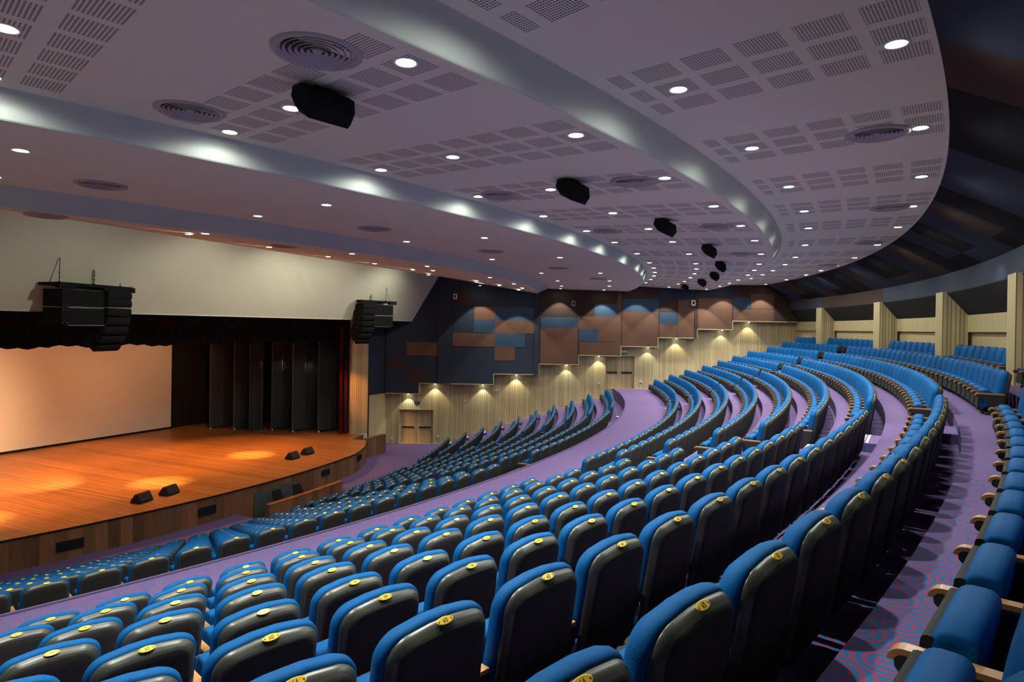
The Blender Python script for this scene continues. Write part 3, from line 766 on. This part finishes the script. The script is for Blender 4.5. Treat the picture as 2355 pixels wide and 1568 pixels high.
# ------------------------------------------------------------------ ceiling diffusers and speakers
vent_m = MB()
vent_m.lathe([(.39, .012), (.385, -.018), (.34, -.032), (.305, -.004)], 40)
v0 = vent_m.mesh('vent_rim', [M['vent']])
vc = MB()
for r_ in (.07, .12, .17, .22, .27): vc.lathe([(r_-.006, .002), (r_+.018, -.024), (r_+.022, -.020), (r_, .004)], 36)
vc.lathe([(0, -.02), (.03, -.02), (.045, -.005)], 24, flip=True)
v1 = vc.mesh('vent_cone', [M['vent']])
vb = MB(); vb.lathe([(0, -.003), (.31, -.003)], 36, flip=True); v2 = vb.mesh('vent_backing', [M['ventdark']])
VN = [(46.81, -42.69, 'largest, beside the nearest speaker box'), (43.97, -42.69, 'second nearest, left of the nearest speaker box'), (39.69, -42.43, 'leftmost in the plain ceiling ring'), (50.06, -35.02, 'at right in the back ceiling ring'),
      (46.73, -35.46, 'right of the second speaker box'), (43.95, -35.27, 'left of the second speaker box'), (39.87, -34.42, 'second in the plain ceiling ring'), (35.33, -42.27, 'leftmost in the strip above the beige soffit'),
      (46.75, -29.34, 'right of the third speaker box'), (40.04, -27.59, 'third in the plain ceiling ring'), (50.13, -28.29, 'second in the back ceiling ring'), (43.99, -28.95, 'left of the third speaker box'), (40.21, -19.8, 'fourth in the plain ceiling ring'),
      (35.04, -32.68, 'second in the strip above the beige soffit'), (40.96, -12.92, 'last in the plain ceiling ring'), (46.75, -22.52, 'right of the fourth speaker box'), (50.19, -13.92, 'third in the back ceiling ring'), (50.2, -21.6, 'between the second and third of the back ceiling ring')]
for R_, ph_, lab in VN:
    r_ = thing('air_diffuser', 'round grey air diffuser, '+lab, 'air vent', P(R_, ph_, zceil(R_)), 0, 'round air diffusers in the ceiling')
    mobj('vent_rim', v0, r_); mobj('vent_cone', v1, r_); mobj('vent_backing', v2, r_)
sb = MB()
w0, w1 = .30, .30
pr = [(-.20, 0), (.05, 0), (.22, -.10), (.24, -.30), (.13, -.44), (-.12, -.30), (-.24, -.13)]
rings_ = [[Vector((x*.8, y*k*.8, z*k*.8-.02)) for y, z in pr] for x, k in ((-.34, .82), (-.28, 1), (.28, 1), (.34, .82))]
sb.loft(rings_, 0, smooth=False)
sbm = sb.mesh('speaker_cabinet', [M['black']])
sbk = MB(); sbk.box(-.12, .12, -.05, .05, -.03, .03); sbkm = sbk.mesh('ceiling_bracket', [M['black']])
SPK = [(45.98, -42.0, 'nearest and largest'), (45.84, -36.0, 'second nearest'), (45.88, -30.73, 'third nearest'), (45.98, -25.12, 'fourth nearest'), (45.97, -19.29, 'fifth nearest'), (45.85, -14.05, 'sixth nearest'), (45.69, -9.28, 'seventh nearest'), (45.44, -4.55, 'farthest, by the side wall')]
for R_, ph_, lab in SPK:
    r_ = thing('ceiling_speaker', 'black angular loudspeaker under the perforated ceiling, '+lab, 'speaker', P(R_, ph_, zceil(R_)), rad(ph_-90), 'loudspeaker boxes under the ceiling')
    mobj('speaker_cabinet', sbm, r_); mobj('ceiling_bracket', sbkm, r_)

# ------------------------------------------------------------------ small fittings on the far side wall
for i, (x_, z_) in enumerate([(29.06, .27), (31.83, .45), (33.42, 2.62), (35.27, 3.25), (36.97, 3.77), (39.0, 4.4), (40.88, 5.07), (41.35, 3.75), (43.85, 3.91), (44.85, 5.94), (46.42, 6.38)]):
    b = MB(); b.box(x_-.065, x_+.065, YW-.045, YW, z_-.05, z_+.05)
    o = b.build('wall_socket', M['white'])
    b = MB(); b.box(x_-.035, x_+.035, YW-.05, YW-.044, z_-.025, z_+.025); b.build('cover', M['metal'], o)
    tag(o, 'small white box on the far oak wall, %s from the stage' % ORD[i+1], 'wall box', 'small white boxes on the oak wall')
for i, (x_, z_) in enumerate([(32.77, 8.79), (39.71, 8.5), (46.73, 8.64)]):
    b = MB(); b.loft([[Vector(v) for v in ((x_-.11, YD-.02, z_-.16), (x_+.11, YD-.02, z_-.16), (x_+.11, YD-.02, z_+.16), (x_-.11, YD-.02, z_+.16))], [Vector(v) for v in ((x_-.11, YD-.2, z_-.18), (x_+.11, YD-.2, z_-.18), (x_+.11, YD-.14, z_+.14), (x_-.11, YD-.14, z_+.14))]], 0, smooth=False)
    o = b.build('wall_speaker', M['white' if i != 1 else 'metal'])
    b = MB(); b.box(x_-.045, x_+.045, YD-.215, YD-.17, z_-.10, z_+.08); b.build('speaker_cone', M['black'], o)
    tag(o, 'small %s loudspeaker high on the dark side wall, %s' % (('white', 'nearest the stage'), ('grey', 'above the middle of the wall'), ('white', 'nearest the back wall'))[i], 'speaker', 'small loudspeakers on the dark wall')
for i, (x_, z_, lab) in enumerate(((30.56, 2.45, 'above the lower oak door'), (42.80, 5.62, 'above the upper oak door'))):
    b = MB(); b.box(x_-.2, x_+.2, YW-.07, YW, z_+.02, z_+.10, 0); o = b.build('exit_sign', M['white'] if i else M['metal'])
    b = MB(); b.box(x_-.16, x_+.16, YW-.045, YW-.03, z_-.10, z_+.02); b.build('sign_panel', M['green'] if i else M['greypaint'], o)
    tag(o, ('small grey sign box ' if i == 0 else 'small green exit sign ')+lab, 'sign')

# ------------------------------------------------------------------ theatre seats
PITCH_S = .63
def outline(w, z0, z1, rt_, rb, arch=.012, n=7):
    pts = []
    def arc(cx, cz, r, a0, a1, k):
        for i in range(k+1):
            a = rad(a0+(a1-a0)*i/k); pts.append((cx+r*cos(a), cz+r*sin(a)))
    arc(w-rb, z0+rb, rb, -90, 0, 3); arc(w-rt_, z1-rt_, rt_, 0, 88, n)
    pts.append((.06, z1+arch)); pts.append((-.06, z1+arch))
    arc(-w+rt_, z1-rt_, rt_, 92, 180, n); arc(-w+rb, z0+rb, rb, 180, 270, 3)
    return pts
def lay(pts, y, ins, cz=.55, tilt=.16, z1=.80):
    out = []
    for x, z in pts:
        l_ = hypot(x, z-cz); k = (l_-ins)/l_ if l_ > 0 else 1
        X, Z = x*k, cz+(z-cz)*k
        out.append(Vector((X, y-(Z-.30)*tilt, Z)))
    return out
def seat_parts(lod=0):
    n = 7 if lod == 0 else 3
    oc = outline(.253, .25, .735, .105, .05, .012, n)
    P_ = {}
    # blue backrest cushion, crowned towards the front
    b = MB(); ys = [(.056, .006), (.060, -.006), (.074, -.017), (.100, -.021), (.128, -.010), (.150, .020), (.160, .09)] if lod == 0 else [(.058, .000), (.085, -.020), (.128, -.006), (.156, .08)]
    b.loft([lay(oc, y, i_) for y, i_ in ys][::-1], 0, caps=(True, False)); P_['backrest'] = (b, ['blue'])
    oc = outline(.253, .05, .735, .105, .05, .012, n)
    # leather-edged rear shell with flat black back
    b = MB(); ys = [(.060, .010), (.057, .001), (.050, .0), (.036, .008), (.022, .020), (.014, .031)] if lod == 0 else [(.060, .003), (.052, .0), (.030, .013), (.014, .031)]
    rr = [lay(oc, y, i_) for y, i_ in ys]
    b.loft(rr, 0, caps=(False, False))
    rb_ = [rr[-1], lay(oc, .004, .040), lay(oc, -.002, .055), lay(oc, -.004, .12)] if lod == 0 else [rr[-1], lay(oc, -.002, .055)]
    b.loft(rb_, 1, caps=(False, True)); P_['back_shell'] = (b, ['leather', 'shell'])
    # tipped-up cushion: blue top edge, dark board on the front
    def rr4(x, y0, y1, z0, z1, r, k=4):
        pts = []
        for (cy, cz, a0) in ((y1-r, z0+r, -90), (y1-r, z1-r, 0), (y0+r, z1-r, 90), (y0+r, z0+r, 180)):
            for i in range(k+1):
                a = rad(a0+90*i/k); pts.append(Vector((x, cy+r*cos(a), cz+r*sin(a))))
        return pts
    k = 4 if lod == 0 else 1
    def cus(x, e): return [v+Vector((0, -(v.z-.2)*.10, 0)) for v in rr4(x, .228+e, .362-e, .12+e, .430-e*1.2, .048-e*.4, k)]
    b = MB(); b.loft([cus(-.246, .03), cus(-.252, .012), cus(-.242, .0), cus(.242, .0), cus(.252, .012), cus(.246, .03)], 0)
    P_['seat_cushion'] = (b, ['blue'])
    b = MB(); b.loft([[v+Vector((0, -(v.z-.2)*.10, 0)) for v in rr4(x, .345, .385, .10, .400, .014, 2 if lod == 0 else 1)] for x in (-.250, .250)], 0, smooth=False); P_['seat_board'] = (b, ['under'])
    return P_
def arm_parts(x, lod=0):
    k = 8 if lod == 0 else 3
    b = MB(); w = .027; H = .372; NY = .392; Q = .046
    # wooden cap curling over the front end
    prof_o, prof_i = [], []
    for i in range(k+1):
        a = rad(90-(85)*i/k); prof_o.append((NY+Q*cos(a), H-Q+Q*sin(a))); prof_i.append((NY+(Q-.02)*cos(a), H-Q+(Q-.02)*sin(a)))
    o_ = [(.05, H)]+prof_o; i_ = [(.05, H-.02)]+prof_i
    for j in range(len(o_)-1):
        A_, B_, C_, D_ = o_[j], o_[j+1], i_[j+1], i_[j]
        b.face([Vector((x-w, *A_)), Vector((x-w, *B_)), Vector((x+w, *B_)), Vector((x+w, *A_))], 0)
        b.face([Vector((x-w, *D_)), Vector((x+w, *D_)), Vector((x+w, *C_)), Vector((x-w, *C_))], 0)
        b.face([Vector((x-w, *A_)), Vector((x-w, *D_)), Vector((x-w, *C_)), Vector((x-w, *B_))], 0)
        b.face([Vector((x+w, *A_)), Vector((x+w, *B_)), Vector((x+w, *C_)), Vector((x+w, *D_))], 0)
    A_, D_ = o_[-1], i_[-1]; b.face([Vector((x-w, *A_)), Vector((x-w, *D_)), Vector((x+w, *D_)), Vector((x+w, *A_))], 0)
    b.face([Vector((x-w, .05, H)), Vector((x+w, .05, H)), Vector((x+w, .05, H-.02)), Vector((x-w, .05, H-.02))], 0)
    c = MB(); w2 = .0265
    sp = [(.10, 0), (.30, 0), (.30, .03), (.24, .06), (.26, .20), (.33, .27)]
    for i in range(6):
        a = rad(-100+185*i/5); sp.append((NY+.026*cos(a)+.001, H-.050+.030*sin(a)))
    sp += [(.06, H-.021), (.05, .26), (.14, .06), (.10, .03)]
    c.loft([[Vector((x-w2, p, q)) for p, q in sp], [Vector((x+w2, p, q)) for p, q in sp]], 0, smooth=False)
    return b, c
ZK = .945
SP = seat_parts(0)
SEATM = {k: b.mesh(k, [M[m_] for m_ in ms]) for k, (b, ms) in SP.items()}
ab, ac = arm_parts(-.315); ARM_L = (ab.mesh('armrest', [M['armwood']]), ac.mesh('side_panel', [M['shell']]))
ab, ac = arm_parts(.315); ARM_R = (ab.mesh('armrest', [M['armwood']]), ac.mesh('side_panel', [M['shell']]))
pl = MB(); NP = 28
def plpt(rx, ry, h, i): 
    a = 2*pi*i/NP; return Vector((rx*cos(a), ry*sin(a), h))
pl.loft([[plpt(.041, .0165, 0, i) for i in range(NP)], [plpt(.041, .0165, .0025, i) for i in range(NP)], [plpt(.038, .0145, .0035, i) for i in range(NP)]], 0, caps=(False, True), smooth=False)
for sx in (-1, 1): pl.lathe([(.0032, .0036), (.0028, .0048), (0, .005)], 8, (sx*.031, 0, 0), 1)
for me_ in list(SEATM.values())+list(ARM_L)+list(ARM_R): me_.transform(Matrix.Diagonal((1, 1, ZK, 1)))
PLATEM = pl.mesh('number_plate', [M['plate'], M['ink']])
DIG = {'0': [[(0,.0),(1,0),(1,2),(0,2),(0,0)]], '1': [[(.5,0),(.5,2),(.15,1.6)]], '2': [[(1,0),(0,0),(.9,1.2),(.9,1.7),(.6,2),(.3,2),(0,1.6)]], '3': [[(0,1.8),(.5,2),(.9,1.7),(.45,1.1),(1,.7),(.9,.2),(.5,0),(0,.25)]],
       '4': [[(.8,0),(.8,2),(0,.6),(1,.6)]], '5': [[(1,2),(.1,2),(.05,1.15),(.6,1.2),(1,.8),(.9,.2),(.5,0),(0,.2)]], '6': [[(.8,1.9),(.3,1.5),(0,.8),(.1,.2),(.5,0),(.9,.2),(1,.7),(.6,1.05),(.1,.8)]], '7': [[(0,2),(1,2),(.4,0)]],
       '8': [[(.5,1.1),(.95,1.5),(.5,2),(.05,1.5),(.5,1.1),(1,.5),(.5,0),(0,.5),(.5,1.1)]], '9': [[(.2,.1),(.7,.4),(1,1.2),(.9,1.8),(.5,2),(.1,1.8),(0,1.3),(.4,.95),(.95,1.2)]]}
NUMM = {}
def num_mesh(nn):
    if nn in NUMM: return NUMM[nn]
    b = MB(); s_ = .0078; w_ = .0011
    for ci, ch in enumerate(str(nn)):
        ox = (-.0100 if ci == 0 else .0022)
        for line in DIG[ch]:
            for (x0, y0), (x1, y1) in zip(line, line[1:]):
                a = Vector((ox+x0*s_, -s_+y0*s_, .0039)); c = Vector((ox+x1*s_, -s_+y1*s_, .0039)); d = (c-a)
                if d.length < 1e-6: continue
                d.normalize(); nrm = Vector((-d.y, d.x, 0))*w_; a -= d*w_*.6; c += d*w_*.6
                b.loft([[a-nrm, a+nrm, a+nrm+Vector((0,0,.0006)), a-nrm+Vector((0,0,.0006))], [c-nrm, c+nrm, c+nrm+Vector((0,0,.0006)), c-nrm+Vector((0,0,.0006))]], 0, smooth=False)
    NUMM[nn] = b.mesh('number', [M['ink']]); return NUMM[nn]
PLATE_LOC = Vector((0, .0300-(.74-.30)*.16, .7445*ZK)); YOFF = -PLATE_LOC.y

# rows: (kind, row, R, floor z, [list of (phi, block label, index in block, number or None, left end?, right end?)])
seats = []
def add_block(tier, row, R, z, phis, block, nums=None):
    n = len(phis)
    for i, ph_ in enumerate(phis):
        seats.append(dict(tier=tier, row=row, R=R, z=z, phi=ph_, block=block, i=i, n=n, num=(nums[i] if nums else 60-i), last=(i == n-1), first=(i == 0)))
def fill(a, b, R):
    st_ = deg(PITCH_S/R); n = int(floor((b-a)/st_+1e-6)); return [a+st_*k for k in range(n+1)]
def fill_back(b, a, R):   # anchored on b, running down to a
    st_ = deg(PITCH_S/R); n = int(floor((b-a)/st_+1e-6)); return [b-st_*k for k in range(n, -1, -1)]
U1P = {1: (-44.472, 12, 54), 2: (-44.942, 13, 55), 3: (-44.584, 13, 56), 4: (-44.249, 13, 58), 5: (-44.700, 14, 60), 6: (-44.382, 14, 60), 7: (-44.042, 14, 63), 8: (-43.742, 14, 63), 9: (-43.72, 13, 64)}
B2U = {1: (-31.42, -12.15), 2: (-31.7, -12.6), 3: (-31.3, -12.95), 4: (-31.0, -13.2), 5: (-31.35, -11.85), 6: (-31.3, -11.85), 7: (-31.2, -11.4), 8: (-31.6, -11.15), 9: (-31.25, -11.1)}
B3U = {1: -10.45, 2: -11.0, 3: -11.35, 4: -11.55, 5: -10.35, 6: -10.05, 7: -9.8, 8: -9.4, 9: -9.05}
WALLY = -.85
for k in range(1, 10):
    R = RU[k]; st_ = deg(PITCH_S/R); p0, last, num = U1P[k]
    st_fit = deg(.55/ {1: 38.842, 2: 39.602, 3: 40.413, 4: 41.219, 5: 42.032, 6: 42.802, 7: 43.578, 8: 44.416, 9: 45.22}[k])
    lo = -7 if k < 8 else -2
    if k == 9: lo = -3
    idx = list(range(lo, last+1))
    add_block('U', k, R, FU[k], [p0+st_fit*j for j in idx], 'near', [num-j for j in idx])
    a, b = B2U[k]; nb = round((b-a)/st_); add_block('U', k, R, FU[k], [a+(b-a)*j/nb for j in range(nb+1)], 'middle', [num-last-2-j for j in range(nb+1)])
    add_block('U', k, R, FU[k], fill(B3U[k], deg(asin(WALLY/R)), R), 'far')
# niche rows
ed = [-47.5]+[c for c in COLS[::-1]]+[-.9]
for a, b in zip(ed, ed[1:]):
    if a < -36 : continue
    lo = a+.85 if a > -47 else a; hi = b-.75 if b < -1 else b
    ph_ = fill(lo, hi, RU[10]); off = (hi-ph_[-1])/2
    add_block('U', 10, RU[10], FU[10], [p_+off for p_ in ph_], 'niche%d' % ed.index(b))
for k in range(1, 11):
    R = RL[k]; st_ = deg(PITCH_S/R); f_ = (k-1)/9
    if k == 10:
        a1, e1 = -43.889, -43.889+15*st_
        add_block('L', k, R, FL[k], fill_back(e1, -48, R), 'near'); a2, b2 = -27.667, -13.9
    else:
        g = -29.6+.3*f_
        e1 = -31.2+.3*f_; add_block('L', k, R, FL[k], fill_back(e1, -48, R), 'near'); a2, b2 = (-28.1+.43*f_), (-14.85+1.0*f_)
    add_block('L', k, R, FL[k], fill(a2, b2, R), 'middle')
    add_block('L', k, R, FL[k], fill(-12.55+.5*f_, deg(asin(WALLY/R))-(.9*(1-f_)), R), 'far')
vis = []
for s_ in seats:
    pos = P(s_['R'], s_['phi'], s_['z']); best = None; inside = False
    for dz in (.05, .4, .8):
        for dr in (0, -.42):
            q_ = project(P(s_['R']+dr, s_['phi'], s_['z']+dz))
            if q_:
                if -40 < q_[0] < 2395 and 500 < q_[1] < 1630: inside = True
    q_ = project(pos+Vector((0, 0, .6)))
    if inside:
        d_ = (pos+Vector((0,0,.6))-CAM).length
        if d_ < .75: continue
        s_['d'] = d_; vis.append(s_)
vis.sort(key=lambda s: s['d'])
near, rest = vis[:300], vis[300:]
print('seats visible', len(vis))
BLK = {'near': 'near block', 'middle': 'middle block', 'far': 'far block'}
# one seat with its parts
def rowname(s):
    if s['tier'] == 'U': return '%s row behind cross aisle' % ORD[s['row']]
    return '%s row from the stage' % ORD[s['row']]
proto = thing('theatre_seat', 'x', 'seat', (0,0,0), 0)
pk = [mobj(k, me, proto) for k, me in SEATM.items()] + [mobj('armrest', ARM_L[0], proto), mobj('side_panel', ARM_L[1], proto)]
plate = mobj('number_plate', PLATEM, proto); plate.location = PLATE_LOC; plate.rotation_euler = (rad(37), 0, 0)
digits = mobj('number', num_mesh(60), plate); pk.append(plate)
# widest gap: the seat at each block's far end gets a second armrest
cnt = 0
for s_ in near:
    root = proto if cnt == 0 else proto.copy()
    if cnt: COL.objects.link(root)
    root.location = P(s_['R']-YOFF, s_['phi'], s_['z']); root.rotation_euler = (0, 0, rad(s_['phi']+90))
    jit = random.uniform(-.25, .25)
    n_ = s_['n']-s_['i'] if s_['block'] != 'far' else s_['i']+1
    from_ = 'nearest aisle end'
    if s_['block'] == 'near': lab = 'blue seat, %s from the nearer aisle, %s, near block' % (ORD[n_], rowname(s_))
    elif s_['block'] == 'middle': lab = 'blue seat, %s from the nearer aisle, %s, middle block' % (ORD[s_['i']+1], rowname(s_))
    elif s_['block'] == 'far': lab = 'blue seat, %s from the farther aisle, %s, far block' % (ORD[s_['i']+1], rowname(s_))
    else:
        nn_ = s_['block'][5:]
        lab = 'dark-lit blue seat, %s from the left, in the %s rear niche from the nearest' % (ORD[s_['n']-s_['i']], ORD[int(nn_)])
    root['label'] = lab; root['category'] = 'seat'; root['group'] = 'blue theatre seats, '+BLK.get(s_['block'], 'rear niches')
    if cnt:
        for ch in pk:
            c_ = ch.copy(); COL.objects.link(c_); c_.parent = root
            if ch is plate:
                pc = c_
        if s_['d'] < 9:
            dg = digits.copy(); COL.objects.link(dg); dg.parent = pc; dg.data = num_mesh(max(10, s_['num']))
    else:
        digits.data = num_mesh(max(10, s_['num']))
    if s_['last']:
        mobj('armrest', ARM_R[0], root); mobj('side_panel', ARM_R[1], root)
    cnt += 1
# all the remaining, farther seats as one object
allm = [M['blue'], M['leather'], M['shell'], M['under'], M['armwood'], M['plate']]
mi = {'blue': 0, 'leather': 1, 'shell': 2, 'under': 3}
lo = MB()
for k, (b, ms) in seat_parts(1).items():
    for f_, m_, sm_ in zip(b.f, b.m, b.sm):
        lo.face([Vector(b.v[i]) for i in f_], mi[ms[m_]], uv=[(0, 0)]*len(f_), smooth=sm_)
b1, b2 = arm_parts(-.315, 1)
for b, mm in ((b1, 4), (b2, 2)):
    for f_ in b.f: lo.face([Vector(b.v[i]) for i in f_], mm, uv=[(0, 0)]*len(f_))
lo.v = [(v[0], v[1], v[2]*ZK) for v in lo.v]
lo.face([PLATE_LOC+Vector((.04*cos(a), .016*sin(a), .003+.011*sin(a))) for a in [2*pi*i/8 for i in range(8)]], 5, uv=[(0, 0)]*8)
big = MB()
nv = len(lo.v)
tm = lo.mesh('t', allm, weld=True); tv = [v.co.copy() for v in tm.vertices]; tf = [tuple(p.vertices) for p in tm.polygons]; tmi = [p.material_index for p in tm.polygons]
V, Fc, Mi = [], [], []
for s_ in rest:
    mt = Matrix.Translation(P(s_['R']-YOFF, s_['phi'], s_['z'])) @ Matrix.Rotation(rad(s_['phi']+90), 4, 'Z'); b0 = len(V)
    V += [tuple(mt @ v) for v in tv]; Fc += [tuple(i+b0 for i in f_) for f_ in tf]; Mi += tmi
me = bpy.data.meshes.new('distant_theatre_seats'); me.from_pydata(V, [], Fc)
for mm in allm: me.materials.append(mm)
me.polygons.foreach_set('material_index', Mi); me.polygons.foreach_set('use_smooth', [mi_ == 0 for mi_ in Mi]); me.update()
o = bpy.data.objects.new('distant_theatre_seats', me); COL.objects.link(o)
tag(o, 'the many farther blue theatre seats in curved rows down to the stage and along the far side', 'seats', None, 'stuff')
bpy.data.meshes.remove(tm)

# ------------------------------------------------------------------ steps in the aisles with pale nosings
def step(R, phi, z, h, w=1.15, dpt=.34, lab='', name='aisle_step'):
    c_ = P(R, phi, 0); ey = Vector((-cos(rad(phi)), -sin(rad(phi)), 0)); ex = Vector((cos(rad(phi+90)), sin(rad(phi+90)), 0)); fr = (c_, ex, ey)
    b = MB(); b.box(-w/2, w/2, 0, dpt, z, z+h, 0, fr); o = b.build(name, M['carpet'])
    for k in (0, 1):
        b = MB(); b.box(-w/2+.02, w/2-.02, dpt-.055-k*.06, dpt-.02-k*.06, z+h, z+h+.006, 0, fr); b.build('nosing_strip', M['nosing'], o)
    tag(o, 'carpeted half step with pale strips, %s' % lab, 'step', 'carpeted aisle steps')
AISA = {k: -32.75 for k in range(1, 10)}
for k in range(2, 10):
    Rb = RU[k-1]+.16
    step(Rb, (U1P[k][0]+deg(.55/(38.842+.8*(k-1)))*U1P[k][1]+B2U[k][0])/2, FU[k-1], RISE_U/2, .95, .3, 'nearer aisle, below %s row behind cross aisle' % ORD[k])
    step(Rb, (B2U[k][1]+B3U[k])/2, FU[k-1], RISE_U/2, .46, .3, 'farther aisle, below %s row behind cross aisle' % ORD[k])
    step(Rb, deg(asin(-.08/Rb)), FU[k-1], RISE_U/2, .6, .3, 'wall-side aisle, below %s row behind cross aisle' % ORD[k])
for k in range(2, 11):
    Rb = RL[k-1]+.16
    step(Rb, -29.55+.28*(k-1)/9, FL[k-1], RISE_L/2, .85, .3, 'nearer aisle, below %s row from stage' % ORD[k])
    step(Rb, deg(asin(-.08/Rb)), FL[k-1], RISE_L/2, .6, .3, 'wall-side aisle, below %s row from stage' % ORD[k])
for ph_, w_, lab in ((-29.28, 1.2, 'nearer aisle'), (-12.95, .4, 'farther aisle'), (-.1, .6, 'wall-side aisle')):
    step(42.19, ph_, FL[10], .3, w_, .32, lab+' right below the cross aisle')

# ------------------------------------------------------------------ world, colour
w = bpy.data.worlds.new('world'); SC.world = w; w.use_nodes = True
w.node_tree.nodes['Background'].inputs[0].default_value = (1, .95, .80, 1)
w.node_tree.nodes['Background'].inputs[1].default_value = .15
SC.view_settings.view_transform = 'Standard'; SC.view_settings.look = 'None'; SC.view_settings.exposure = .15; SC.view_settings.gamma = 1
SC.view_settings.use_curve_mapping = False
SC.cycles.use_denoising = True; SC.cycles.max_bounces = 6; SC.cycles.diffuse_bounces = 4; SC.cycles.glossy_bounces = 2; SC.cycles.sample_clamp_indirect = 6
